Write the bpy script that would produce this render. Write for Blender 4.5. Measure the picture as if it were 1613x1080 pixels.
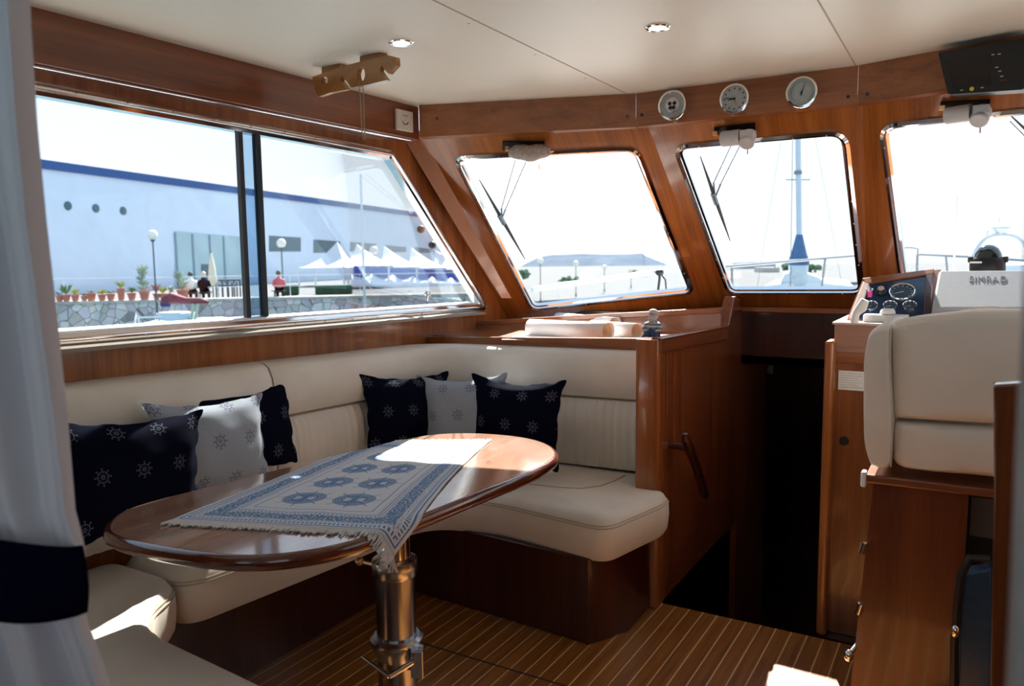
import bpy, bmesh, math, random
from math import sin, cos, pi, radians, atan2, sqrt, floor, degrees
from mathutils import Vector as V, Matrix, Quaternion
random.seed(7)
for o in list(bpy.data.objects): bpy.data.objects.remove(o)
sc = bpy.context.scene; COL = sc.collection

# ------------------------------------------------------------------ camera, sky, sun, exposure
F = 1230.0; YAW = radians(30.8); PITCH = radians(-6.1); ROLL = radians(.7); O = V((0, 0, 1.30))
fw = V((-sin(YAW)*cos(PITCH), cos(YAW)*cos(PITCH), sin(PITCH)))
_r = V((cos(YAW), sin(YAW), 0)); _u = _r.cross(fw)
rt = _r*cos(ROLL) - _u*sin(ROLL); up = _u*cos(ROLL) + _r*sin(ROLL)
cd = bpy.data.cameras.new('camera'); cam = bpy.data.objects.new('camera', cd); COL.objects.link(cam)
cam.matrix_world = Matrix(((rt.x, up.x, -fw.x, O.x), (rt.y, up.y, -fw.y, O.y), (rt.z, up.z, -fw.z, O.z), (0, 0, 0, 1)))
cd.sensor_fit = 'HORIZONTAL'; cd.sensor_width = 36; cd.lens = 36*F/1613; cd.clip_start = .02; cd.clip_end = 3000
cd.dof.use_dof = True; cd.dof.focus_distance = 2.5; cd.dof.aperture_fstop = 4.5
sc.camera = cam
W = bpy.data.worlds.new('sky'); sc.world = W; W.use_nodes = True
wn = W.node_tree.nodes; wl = W.node_tree.links; wn.clear()
wo = wn.new('ShaderNodeOutputWorld'); wb = wn.new('ShaderNodeBackground'); tc = wn.new('ShaderNodeTexCoord')
sx = wn.new('ShaderNodeSeparateXYZ'); rp = wn.new('ShaderNodeValToRGB')
wl.new(tc.outputs['Generated'], sx.inputs[0]); wl.new(sx.outputs['Z'], rp.inputs[0]); wl.new(rp.outputs[0], wb.inputs[0]); wl.new(wb.outputs[0], wo.inputs[0])
rp.color_ramp.elements[0].color = (.93, .97, 1, 1); rp.color_ramp.elements[0].position = 0
rp.color_ramp.elements[1].color = (.55, .74, 1, 1); rp.color_ramp.elements[1].position = .8
wb.inputs[1].default_value = 1.7
SUN = V((.42, -1.10, -1.0)).normalized()
sd = bpy.data.lights.new('sun', 'SUN'); so = bpy.data.objects.new('sun', sd); COL.objects.link(so)
so.rotation_mode = 'QUATERNION'; so.rotation_quaternion = SUN.to_track_quat('-Z', 'Y'); so.location = (-20, 50, 45)
sd.energy = 35.0; sd.angle = radians(.53); sd.color = (1, .94, .85)
sc.view_settings.view_transform = 'Standard'; sc.view_settings.look = 'None'; sc.view_settings.gamma = 1
sc.view_settings.use_curve_mapping = False; sc.view_settings.exposure = -0.33

def ray(x, y): return fw + rt*((x-806.5)/F) - up*((y-540)/F)
def hz(x, y, z): d = ray(x, y); return O + d*((z-O.z)/d.z)
def hx(x, y, X): d = ray(x, y); return O + d*(X/d.x)
def hy(x, y, Y): d = ray(x, y); return O + d*(Y/d.y)
def pl(x, y, P, n): d = ray(x, y); P = V(P); n = V(n); return O + d*((P-O).dot(n)/d.dot(n))
def pd(x, y, d): return O + ray(x, y)*d

# ------------------------------------------------------------------ node expressions and materials
class Ex:
    def __init__(s, nt, v): s.nt = nt; s.v = v
    def _m(s, op, *a):
        n = s.nt.nodes.new('ShaderNodeMath'); n.operation = op
        for i, q in enumerate((s,)+a):
            q = q.v if isinstance(q, Ex) else q
            if isinstance(q, (int, float)): n.inputs[i].default_value = q
            else: s.nt.links.new(q, n.inputs[i])
        return Ex(s.nt, n.outputs[0])
    def __add__(s, o): return s._m('ADD', o)
    def __sub__(s, o): return s._m('SUBTRACT', o)
    def __mul__(s, o): return s._m('MULTIPLY', o)
    def __truediv__(s, o): return s._m('DIVIDE', o)
    def lt(s, o): return s._m('LESS_THAN', o)
    def gt(s, o): return s._m('GREATER_THAN', o)
    def abs(s): return s._m('ABSOLUTE')
    def floor(s): return s._m('FLOOR')
    def frac(s): return s._m('FRACT')
    def sin(s): return s._m('SINE')
    def sqrt(s): return s._m('SQRT')
    def max(s, o): return s._m('MAXIMUM', o)
    def min(s, o): return s._m('MINIMUM', o)
    def atan2(s, o): return s._m('ARCTAN2', o)
    def mod(s, o): return s._m('FLOORED_MODULO', o)
def newmat(name):
    m = bpy.data.materials.new(name); m.use_nodes = True
    return m, m.node_tree, m.node_tree.nodes['Principled BSDF']
def setp(b, color=None, rough=None, metal=None, coat=None, spec=None, **k):
    if color is not None: b.inputs['Base Color'].default_value = (*color, 1)
    if rough is not None: b.inputs['Roughness'].default_value = rough
    if metal is not None: b.inputs['Metallic'].default_value = metal
    if coat is not None: b.inputs['Coat Weight'].default_value = coat; b.inputs['Coat Roughness'].default_value = .08
    if spec is not None: b.inputs['Specular IOR Level'].default_value = spec
def bump(nt, b, fac, strength, dist=.01):
    n = nt.nodes.new('ShaderNodeBump'); n.inputs['Strength'].default_value = strength; n.inputs['Distance'].default_value = dist
    nt.links.new(fac, n.inputs['Height']); nt.links.new(n.outputs[0], b.inputs['Normal'])
def ramp(nt, fac, stops):
    r = nt.nodes.new('ShaderNodeValToRGB'); nt.links.new(fac, r.inputs[0]); e = r.color_ramp.elements
    while len(e) < len(stops): e.new(.5)
    for q, (p, c) in zip(e, stops): q.position = p; q.color = (*c, 1)
    return r.outputs[0]
def noise(nt, vec, scale, detail=3, rough=.5):
    n = nt.nodes.new('ShaderNodeTexNoise'); n.inputs['Scale'].default_value = scale
    n.inputs['Detail'].default_value = detail; n.inputs['Roughness'].default_value = rough
    if vec is not None: nt.links.new(vec, n.inputs['Vector'])
    return n.outputs['Fac']
def coord(nt, kind='Object', scale=(1, 1, 1)):
    t = nt.nodes.new('ShaderNodeTexCoord'); m = nt.nodes.new('ShaderNodeMapping'); m.inputs['Scale'].default_value = scale
    nt.links.new(t.outputs[kind], m.inputs[0]); return m.outputs[0]
def mixc(nt, fac, a, b):
    n = nt.nodes.new('ShaderNodeMix'); n.data_type = 'RGBA'
    if isinstance(fac, Ex): fac = fac.v
    if isinstance(fac, (int, float)): n.inputs[0].default_value = fac
    else: nt.links.new(fac, n.inputs[0])
    for q, i in ((a, 6), (b, 7)):
        if isinstance(q, tuple): n.inputs[i].default_value = (*q, 1)
        else: nt.links.new(q, n.inputs[i])
    return n.outputs[2]
def plain(name, color, rough=.5, metal=0, var=.06, scale=60, coat=0, bmp=0):
    m, nt, b = newmat(name); setp(b, None, rough, metal, coat, 0.0 if rough >= .9 and not metal else None)
    n = noise(nt, coord(nt), scale)
    lo = tuple(max(0, c*(1-var)) for c in color); hi = tuple(min(1, c*(1+var)) for c in color)
    nt.links.new(ramp(nt, n, [(.3, lo), (.7, hi)]), b.inputs['Base Color'])
    if bmp: bump(nt, b, n, bmp, .002)
    return m
def wood(name, dark, mid, light, axis='Z', gloss=.28, fine=26, coat=.5, raked=False):
    m, nt, b = newmat(name); setp(b, None, gloss, 0, coat)
    def coord(nt, kind='Object', scale=(1, 1, 1)):
        t = nt.nodes.new('ShaderNodeTexCoord'); q = t.outputs[kind]
        if raked:
            s = nt.nodes.new('ShaderNodeSeparateXYZ'); c = nt.nodes.new('ShaderNodeCombineXYZ'); nt.links.new(q, s.inputs[0])
            nt.links.new(s.outputs[0], c.inputs[0]); nt.links.new((Ex(nt, s.outputs[1])+Ex(nt, s.outputs[2])*.98).v, c.inputs[1]); nt.links.new(s.outputs[2], c.inputs[2]); q = c.outputs[0]
        m = nt.nodes.new('ShaderNodeMapping'); m.inputs['Scale'].default_value = scale; nt.links.new(q, m.inputs[0]); return m.outputs[0]
    s = [fine]*3; s['XYZ'.index(axis)] = fine*.035
    n1 = noise(nt, coord(nt, 'Object', tuple(s)), 1, 4, .6)
    s2 = [3.2]*3; s2['XYZ'.index(axis)] = .35
    n2 = noise(nt, coord(nt, 'Object', tuple(s2)), 1, 2)
    s3 = [240]*3; s3['XYZ'.index(axis)] = 9
    n3 = noise(nt, coord(nt, 'Object', tuple(s3)), 1, 2)
    f = Ex(nt, n1)*.5 + Ex(nt, n2)*.3 + Ex(nt, n3)*.2
    nt.links.new(ramp(nt, f.v, [(.36, dark), (.5, mid), (.64, light)]), b.inputs['Base Color'])
    bump(nt, b, n3, .04, .001)
    return m
WOODZ = wood('mahogany_vertical', (.16, .045, .010), (.30, .095, .022), (.44, .16, .042), 'Z')
WOODR = wood('mahogany_raked', (.16, .045, .008), (.31, .095, .017), (.44, .15, .032), 'Z', .28, 26, .5, True)
WOODX = wood('mahogany_across', (.15, .045, .013), (.27, .088, .025), (.36, .125, .04), 'X')
WOODY = wood('mahogany_lengthwise', (.12, .030, .010), (.20, .055, .017), (.27, .08, .026), 'Y')
DARKZ = wood('red_mahogany_vertical', (.020, .0035, .002), (.040, .007, .003), (.068, .013, .005), 'Z')  # base colour darkened to deepen the shade on low and forward parts
TABLEM = wood('table_mahogany', (.24, .12, .078), (.33, .18, .12), (.41, .24, .17), 'Y', .16, 20, 1)
TABLEM.node_tree.nodes['Principled BSDF'].inputs['Coat IOR'].default_value = 1.8
EDGEM = wood('dark_table_edge', (.06, .012, .006), (.10, .022, .010), (.15, .036, .016), 'Y', .14, 20, 1)
OAK = wood('pale_varnished_wood', (.20, .075, .016), (.30, .12, .026), (.38, .165, .04), 'X')
def floor_mat():
    m, nt, b = newmat('teak_and_holly_floor'); setp(b, None, .3, 0, .35)
    t = nt.nodes.new('ShaderNodeTexCoord'); s = nt.nodes.new('ShaderNodeSeparateXYZ'); nt.links.new(t.outputs['Object'], s.inputs[0])
    x = Ex(nt, s.outputs['X']); fr = (x/.052).frac(); line = fr.lt(.09)
    n = noise(nt, coord(nt, 'Object', (45, 1.5, 45)), 1, 4, .6); n2 = noise(nt, coord(nt, 'Object', (190, 6, 190)), 1, 2)
    base = ramp(nt, (Ex(nt, n)*.6+Ex(nt, n2)*.4).v, [(.35, (.17, .055, .010)), (.5, (.27, .092, .015)), (.66, (.36, .14, .025))])
    nt.links.new(mixc(nt, line, base, (.62, .42, .19)), b.inputs['Base Color']); return m
FLOORM = floor_mat()
def leather(name, c, sc_=55):
    m, nt, b = newmat(name); setp(b, None, .46, 0, 0, .45)
    n = noise(nt, coord(nt), 9, 3); n2 = noise(nt, coord(nt), 420, 2)
    lo = tuple(q*.93 for q in c)
    nt.links.new(ramp(nt, n, [(.3, lo), (.7, c)]), b.inputs['Base Color'])
    w = noise(nt, coord(nt, 'Object', (9, 9, 5)), 1, 4)
    bump(nt, b, (Ex(nt, n2)*.12+Ex(nt, w)).v, .25, .012); return m
CREAM = leather('cream_leather', (.76, .69, .59)); SEAM = plain('leather_seam', (.50, .42, .30), .6)
def ceil_mat():
    m, nt, b = newmat('ceiling_vinyl'); setp(b, None, .42, 0, 0, .4)
    n = noise(nt, coord(nt), 260, 2)
    nt.links.new(ramp(nt, n, [(.3, (.70, .64, .54)), (.7, (.76, .70, .60))]), b.inputs['Base Color'])
    bump(nt, b, n, .12, .001); return m
CEIL = ceil_mat()
CHROME = plain('polished_steel', (.80, .80, .80), .09, 1, .03, 20)
SATIN = plain('brushed_steel', (.52, .53, .56), .24, 1, .05, 90)
ALU = plain('anodised_aluminium', (.50, .58, .66), .35, .7, .05, 90)
BLACK = plain('black_plastic', (.006, .006, .007), .45); RUBBER = plain('black_rubber', (.02, .022, .025), .6)
WHITE = plain('white_plastic', (.74, .74, .74), .35, 0, .03); GREYP = plain('grey_white_plastic', (.60, .59, .60), .5, 0, .04)
PAPER = plain('chart_paper', (.86, .82, .80), .6, 0, .03, 15); PAPERIN = plain('chart_paper_inner', (.74, .60, .42), .7)
BRASS = plain('brass', (.75, .45, .2), .3, .9); RED = plain('red_paint', (.5, .03, .03), .4); PINK = plain('magenta_tag', (.75, .05, .35), .3)
YEL = plain('yellow_button', (.75, .6, .03), .4); CORD = plain('green_cord', (.32, .30, .18), .8)
NAVY = plain('navy_fabric', (.0025, .003, .013), .95, 0, .3, 300, 0, .2); BLUEG = plain('blue_panel', (.02, .06, .12), .25, 0, .1)
SCREW = plain('dark_screw', (.03, .015, .01), .5)
def curtain_mat():
    m, nt, b = newmat('white_curtain'); setp(b, (.72, .74, .80), .85)
    n = noise(nt, coord(nt), 500, 2); bump(nt, b, n, .15, .001)
    tr = nt.nodes.new('ShaderNodeBsdfTranslucent'); tr.inputs[0].default_value = (.72, .74, .8, 1)
    mx = nt.nodes.new('ShaderNodeMixShader'); mx.inputs[0].default_value = .3
    nt.links.new(b.outputs[0], mx.inputs[1]); nt.links.new(tr.outputs[0], mx.inputs[2])
    nt.links.new(mx.outputs[0], nt.nodes['Material Output'].inputs[0]); return m
CURT = curtain_mat()
def glass_mat(name, tint, refl=.5):
    m, nt, b = newmat(name); nt.nodes.remove(b)
    t = nt.nodes.new('ShaderNodeBsdfTransparent'); t.inputs[0].default_value = (*tint, 1)
    g = nt.nodes.new('ShaderNodeBsdfGlossy'); g.inputs[1].default_value = .02
    f = nt.nodes.new('ShaderNodeFresnel'); f.inputs[0].default_value = 1.35
    mx = nt.nodes.new('ShaderNodeMixShader'); k = Ex(nt, f.outputs[0])*refl
    nt.links.new(k.v, mx.inputs[0]); nt.links.new(t.outputs[0], mx.inputs[1]); nt.links.new(g.outputs[0], mx.inputs[2])
    nt.links.new(mx.outputs[0], nt.nodes['Material Output'].inputs[0]); return m
GLASS = glass_mat('clear_glass', (.93, .96, .98)); GLASSF = glass_mat('windscreen_glass', (.95, .97, .98), .12); TINT = glass_mat('tinted_glass_edge', (.72, .82, .90))
def emis(name, c, s):
    m, nt, b = newmat(name); setp(b, c, .4); b.inputs['Emission Color'].default_value = (*c, 1); b.inputs['Emission Strength'].default_value = s; return m
LAMPM = emis('lamp_glow', (1, .95, .85), 6)

def wheel(nt, u, v, s, r0, ro, lw, stag=True):
    row = (v/s).floor()
    if stag: u = u + row.mod(2)*(s*.5)
    cu = ((u/s).frac()-.5)*s; cv = ((v/s).frac()-.5)*s
    r = (cu*cu+cv*cv).sqrt(); a = cv.atan2(cu)
    sp = ((a*4).sin().abs()*r/4).lt(lw*.85)*r.lt(ro)*r.gt(r0).max(((a*4).sin().abs()*r/4).lt(lw*.35)*r.lt(ro)*.6)
    ring = (r-r0).abs().lt(lw); hub = (r-r0*.35).abs().lt(lw*.8); knob = ((r-ro).abs().lt(lw))*((a*4).sin().abs().lt(.45))
    return sp.max(ring).max(hub).max(knob), r
def uvE(nt):
    t = nt.nodes.new('ShaderNodeTexCoord'); s = nt.nodes.new('ShaderNodeSeparateXYZ'); nt.links.new(t.outputs['UV'], s.inputs[0])
    return Ex(nt, s.outputs['X']), Ex(nt, s.outputs['Y'])
def pillow_mat(name, base, ink):
    m, nt, b = newmat(name); setp(b, None, .95, 0, 0, .04); u, v = uvE(nt)
    w, r = wheel(nt, u, v, .125, .0150, .0235, .0013)
    n = noise(nt, coord(nt), 350, 2)
    lo = tuple(q*.8 for q in base); c = ramp(nt, n, [(.3, lo), (.7, base)])
    nt.links.new(mixc(nt, w*.8, c, ink), b.inputs['Base Color']); bump(nt, b, n, .3, .001); return m
PNAVY = pillow_mat('navy_wheel_fabric', (.0030, .0040, .014), (.13, .14, .19)); PLIGHT = pillow_mat('pale_wheel_fabric', (.38, .42, .47), (.06, .07, .14))
CW, CL = .58, .93
def cloth_mat():
    m, nt, b = newmat('blue_white_woven_runner'); setp(b, None, .9, 0, 0, .2); u, v = uvE(nt)
    eu = u.min((u*-1)+CW); ev = v.min((v*-1)+CL); e = eu.min(ev)
    band = lambda a, c: e.gt(a)*e.lt(c)
    along = u*eu.gt(ev) + v*(eu.gt(ev)*-1+1)
    teeth = (along/.011).frac().gt(.5)
    nz = Ex(nt, noise(nt, coord(nt, 'UV'), 170, 2)).gt(.44)
    nzs = Ex(nt, noise(nt, coord(nt, 'UV'), 260, 2)).gt(.55)
    mask = band(.010, .015).max(band(.02, .032)*teeth).max(band(.035, .044)*nzs).max(band(.046, .088)*nz).max(band(.092, .098)*teeth).max(band(.102, .105)).max(band(.109, .113)*nzs).max(band(.128, .131))
    # big wheels in the field: 2 columns, 4 rows
    iw = (CW-.29); il = (CL-.29)
    su = iw/2; sv = il/4
    cu = (((u-.145)/su).frac()-.5)*su; cv = (((v-.145)/sv).frac()-.5)*sv
    cu2 = cu*.9; r = (cu2*cu2+cv*cv).sqrt(); a = cv.atan2(cu2)
    inside = e.gt(.135)
    ring = r.gt(.036)*r.lt(.053); sp = ((a*4).sin().abs()*r/4).lt(.0016)*r.lt(.072); fill = r.lt(.036)*((cu.abs()-.018).abs().gt(.011).max(cv.abs().gt(.012)))
    nl = Ex(nt, noise(nt, coord(nt, 'UV'), 300, 2)).gt(.40)
    wmask = (ring*((r/.006).frac().gt(.25))).max(sp).max(fill*nl)*inside
    k = mask.max(wmask)
    weave = noise(nt, coord(nt, 'UV'), 700, 2)
    white = ramp(nt, weave, [(.3, (.54, .56, .60)), (.7, (.70, .72, .75))]); blue = ramp(nt, weave, [(.3, (.06, .14, .30)), (.7, (.14, .26, .47))])
    nt.links.new(mixc(nt, k, white, blue), b.inputs['Base Color']); bump(nt, b, weave, .35, .001); return m
CLOTH = cloth_mat(); FRINGE = plain('cotton_fringe', (.66, .64, .62), .9)

# ------------------------------------------------------------------ mesh helpers
class MB:
    def __init__(s): s.bm = bmesh.new(); s.uv = None
    def face(s, pts): return s.bm.faces.new([s.bm.verts.new(p) for p in pts])
    def box(s, lo, hi):
        lo, hi = V(lo), V(hi); q = [(x, y, z) for x in (lo.x, hi.x) for y in (lo.y, hi.y) for z in (lo.z, hi.z)]
        v = [s.bm.verts.new(p) for p in q]
        for f in ((0, 1, 3, 2), (4, 6, 7, 5), (0, 4, 5, 1), (2, 3, 7, 6), (0, 2, 6, 4), (1, 5, 7, 3)): s.bm.faces.new([v[i] for i in f])
        return s
    def prism(s, pts, off):
        off = V(off); a = [s.bm.verts.new(V(p)) for p in pts]; b = [s.bm.verts.new(V(p)+off) for p in pts]; n = len(a)
        s.bm.faces.new(a); s.bm.faces.new(b[::-1])
        for i in range(n): s.bm.faces.new((a[i], b[i], b[(i+1) % n], a[(i+1) % n]))
        return s
    def loft(s, rings, close=True, cap=True):
        rv = [[s.bm.verts.new(p) for p in r] for r in rings]; n = len(rv[0])
        for a, b in zip(rv, rv[1:]):
            for i in range(n if close else n-1): s.bm.faces.new((a[i], a[(i+1) % n], b[(i+1) % n], b[i]))
        if cap and close:
            s.bm.faces.new(rv[0][::-1]); s.bm.faces.new(rv[-1])
        return s
    def tube(s, pts, r, seg=8, cap=True):
        pts = [V(p) for p in pts]; rs = r if isinstance(r, (list, tuple)) else [r]*len(pts); rings = []
        up_ = None
        for i, p in enumerate(pts):
            t = (pts[min(i+1, len(pts)-1)]-pts[max(i-1, 0)]).normalized()
            if up_ is None:
                up_ = V((0, 0, 1)) if abs(t.z) < .9 else V((1, 0, 0))
            a = t.cross(up_).normalized(); b = a.cross(t).normalized(); up_ = b
            rings.append([p+a*(cos(2*pi*k/seg)*rs[i])+b*(sin(2*pi*k/seg)*rs[i]) for k in range(seg)])
        return s.loft(rings, True, cap)
    def lathe(s, prof, c, ax=(0, 0, 1), seg=24):
        ax = V(ax).normalized(); a = ax.orthogonal().normalized(); b = ax.cross(a); c = V(c)
        rings = [[c+ax*h+a*(cos(2*pi*k/seg)*max(r, .0003))+b*(sin(2*pi*k/seg)*max(r, .0003)) for k in range(seg)] for r, h in prof]
        return s.loft(rings)
    def ball(s, c, r, sc_=(1, 1, 1), seg=14):
        m = Matrix.Translation(V(c)) @ Matrix.Diagonal((r*sc_[0], r*sc_[1], r*sc_[2], 1))
        bmesh.ops.create_uvsphere(s.bm, u_segments=seg, v_segments=max(6, seg//2+2), radius=1, matrix=m); return s
    def grid(s, P, uv=None, closeu=False):
        nu, nv = len(P), len(P[0]); vs = [[s.bm.verts.new(p) for p in row] for row in P]
        L = s.bm.loops.layers.uv.verify() if uv else None
        for i in range(nu if closeu else nu-1):
            for j in range(nv-1):
                idx = [(i, j), ((i+1) % nu, j), ((i+1) % nu, j+1), (i, j+1)]
                f = s.bm.faces.new([vs[a][b] for a, b in idx])
                if uv:
                    for l, (a, b) in zip(f.loops, idx): l[L].uv = uv[a][b]
        return s
    def frame(s, path, n, prof):
        """closed path of 3-D points lying in a plane with normal n; prof = (outward, along n) pairs"""
        n = V(n).normalized(); path = [V(p) for p in path]; c = sum(path, V())/len(path); N = len(path); rings = []
        for i, p in enumerate(path):
            t = (path[(i+1) % N]-path[i-1]).normalized(); o = t.cross(n).normalized()
            rings.append((p, o))
        flip = 1 if sum((p-c).dot(o) for p, o in rings) > 0 else -1
        vs = [[s.bm.verts.new(p+o*flip*a+n*b) for a, b in prof] for p, o in rings]; m = len(prof)
        for i in range(N):
            for j in range(m): s.bm.faces.new((vs[i][j], vs[(i+1) % N][j], vs[(i+1) % N][(j+1) % m], vs[i][(j+1) % m]))
        return s
    def build(s, name, mat, parent=None, label=None, cat=None, group=None, kind=None, bevel=0, seg=2, smooth=True, solid=0, sub=0, origin=None):
        bmesh.ops.recalc_face_normals(s.bm, faces=s.bm.faces)
        me = bpy.data.meshes.new(name); s.bm.to_mesh(me); s.bm.free(); me.materials.append(mat)
        o = bpy.data.objects.new(name, me); COL.objects.link(o)
        if parent is None:
            co = [v.co for v in me.vertices]
            loc = V(origin) if origin is not None else V(((min(c.x for c in co)+max(c.x for c in co))/2, (min(c.y for c in co)+max(c.y for c in co))/2, min(c.z for c in co)))
            o['_w'] = 1
        else: loc = wloc(parent)
        me.transform(Matrix.Translation(-loc)); WL[o.name] = loc
        if parent is None: o.location = loc; del o['_w']
        else: o.parent = parent
        if label: o['label'] = label
        if cat: o['category'] = cat
        if group: o['group'] = group
        if kind: o['kind'] = kind
        if smooth:
            me.shade_smooth()
            try: me.set_sharp_from_angle(angle=radians(38))
            except Exception: pass
        if solid: md = o.modifiers.new('solid', 'SOLIDIFY'); md.thickness = solid; md.offset = 0
        if bevel:
            md = o.modifiers.new('bevel', 'BEVEL'); md.width = bevel; md.segments = seg; md.limit_method = 'ANGLE'; md.angle_limit = radians(40); md.harden_normals = True
        if sub: md = o.modifiers.new('sub', 'SUBSURF'); md.levels = sub; md.render_levels = sub
        return o
WL = {}
def wloc(o): return WL[o.name]
def thing(name, loc, label, cat, group=None, kind=None):
    o = bpy.data.objects.new(name, None); COL.objects.link(o); o.location = loc; o.empty_display_size = .1; WL[o.name] = V(loc)
    if label: o['label'] = label
    if cat: o['category'] = cat
    if group: o['group'] = group
    if kind: o['kind'] = kind
    return o
def rpoly(pts, r, seg=5, closed=True):
    pts = [V(p) for p in pts]; n = len(pts); rs = r if isinstance(r, (list, tuple)) else [r]*n; out = []
    for i, p in enumerate(pts):
        if rs[i] <= 0 or (not closed and i in (0, n-1)): out.append(p); continue
        a, b = pts[i-1]-p, pts[(i+1) % n]-p; k = min(rs[i], a.length*.49, b.length*.49); A = p+a.normalized()*k; B = p+b.normalized()*k
        for j in range(seg+1): t = j/seg; out.append(A*(1-t)**2+p*2*t*(1-t)+B*t*t)
    return out
def holed(outer, holes, off):
    mb = MB(); bm = mb.bm; edges = []
    for loop in [outer]+holes:
        v = [bm.verts.new(p) for p in loop]
        for i in range(len(v)): edges.append(bm.edges.new((v[i], v[(i+1) % len(v)])))
    n = (V(outer[1])-V(outer[0])).cross(V(outer[2])-V(outer[1])).normalized()
    bmesh.ops.triangle_fill(bm, use_beauty=True, use_dissolve=False, edges=edges, normal=n)
    r = bmesh.ops.extrude_face_region(bm, geom=bm.faces[:])
    bmesh.ops.translate(bm, vec=V(off), verts=[g for g in r['geom'] if isinstance(g, bmesh.types.BMVert)])
    return mb
def lerp(a, b, t): return V(a)*(1-t)+V(b)*t

# ================================================================== THE CABIN SHELL
XL, XR, ZC, YA = -2.17, .66, 1.95, -.55
def yL(x, z): return 3.05+(.262*(x+1.165)-.943*(z-1.82))/.965
def yC(x, z): return 3.05+(1.82-z)
def yR(x, z): return 3.05+(-.262*(x+.375)-.95*(z-1.82))/.965
PL, NL = V((-1.165, 3.05, 1.82)), V((-.262, .965, .943)).normalized()
PC, NC = V((-1.165, 3.05, 1.82)), V((0, 1, 1)).normalized()
PR, NR = V((-.375, 3.05, 1.82)), V((.262, .965, .95)).normalized()
# floor (teak and holly), with the sunk companionway beyond it
MB().box((XL-.05, YA, -.04), (XR+.03, 2.72, 0)).build('floor', FLOORM, kind='structure', smooth=False)
hatch = MB()
hatch.box((-1.62, 2.02, .0002), (-.36, 2.026, .0012)); hatch.build('trim_1', SCREW, kind='structure')
# ceiling
c = MB(); c.prism([(XL-.06, YA, ZC), (XR+.05, YA, ZC), (XR+.05, 2.95, ZC), (-.37, 3.12, ZC), (-1.2, 3.12, ZC), (XL-.06, 2.85, ZC)], (0, 0, .05)).build('ceiling', CEIL, kind='structure', smooth=False)
a, b = hz(682, 0, ZC), hz(988, 148, ZC); a = lerp(b, a, 1.9)
GROOVE = plain('ceiling_joint', (.42, .36, .28), .6)
g = MB(); n = (b-a).cross(V((0, 0, 1))).normalized()*.0022; g.prism([a-n, b-n, b+n, a+n], (0, 0, -.0012)); g.build('trim_2', GROOVE, kind='structure')
a2, b2 = hz(1288, 0, ZC), hz(1349, 105, ZC); a2 = lerp(b2, a2, 2.6)
g = MB(); n = (b2-a2).cross(V((0, 0, 1))).normalized()*.0022; g.prism([a2-n, b2-n, b2+n, a2+n], (0, 0, -.0012)); g.build('trim_3', GROOVE, kind='structure')
g = MB()
for px in ((738, 37), (752, 33), (843, 86), (858, 85), (922, 123), (933, 121)): g.ball(hz(*px, ZC), .0045, (1, 1, .4), 8)
g.build('trim_4', plain('ceiling_screw_cap', (.66, .58, .48), .35), kind='structure')
# left wall with its window opening
def onL(px, X=XL): return hx(px[0], px[1], X)
wtA, wtB, wbA, wbB = onL((60, 134)), onL((600, 236.5)), onL((96, 541)), onL((753, 487))
def ext(a, b, y): t = (y-a.y)/(b.y-a.y); return a+(b-a)*t
hole = rpoly([ext(wbA, wbB, .32), ext(wbA, wbB, onL((768, 487)).y), ext(wtA, wtB, onL((617, 240)).y), ext(wtA, wtB, .32)], [.03, .055, .02, .03], 6)
fwdj = lambda z: yL(XL, z)
holed([(XL, YA, 0), (XL, 3.70, 0), (XL, 3.70, .93), (XL, fwdj(1.0), 1.0), (XL, fwdj(1.96), 1.96), (XL, YA, 1.96)], [hole], (-.045, 0, 0)).build('wall_left', WOODZ, kind='structure', smooth=False)
# unseen roof added aft of the cabin to keep high sky light off the floor
MB().box((XL-.1, -3.0, 1.97), (XR+.1, YA-.05, 2.01)).build('ceiling', CEIL, kind='structure', smooth=False)
# front: three raked facets with windows
def facet(name, outer, holepx, P, N, r):
    h = rpoly([pl(x, y, P, N) for x, y in holepx], r, 6)
    holed(outer, [h], N*.024).build(name, WOODR, kind='structure', smooth=False)
    return h
xj = lambda z: -1.165+(1.82-z)*.084*1  # ridge between left and middle facet
def jLC(z):
    w = 1.82-z; return V((-1.165+(.943-.965)*w/-.262*1, 3.05+w, z)) if False else V((-1.165+.0218*w/.262, 3.05+w, z))
def jCR(z): w = 1.82-z; return V((-.375-.015*w/.262, 3.05+w, z))
zb, zt = .93, 1.845
hL = facet('wall_front_left', [V((XL, yL(XL, zb), zb)), jLC(zb), jLC(zt), V((XL, yL(XL, zt), zt))], [(838, 487), (1092, 460), (1003, 232), (715, 247)], PL, NL, [.05, .05, .06, .06])
hC = facet('wall_front', [jLC(zb), jCR(zb), jCR(zt), jLC(zt)], [(1148, 461), (1360, 461), (1333, 206), (1062, 230)], PC, NC, [.05, .05, .07, .06])
rBL, rTL, rTR = pl(1420, 440, PR, NR), pl(1388, 197, PR, NR), pl(1613, 173, PR, NR)
rTR = rTL+(rTR-rTL)*2.15; rBR = rBL+(rTR-rTL)*.98+V((.05, 0, 0))
hR = rpoly([rBL, rBR, rTR, rTL], .06, 6)
holed([jCR(zb), V((XR, yR(XR, zb), zb)), V((XR, yR(XR, zt), zt)), jCR(zt)], [hR], NR*.024).build('wall_front_right', WOODR, kind='structure', smooth=False)
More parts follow.
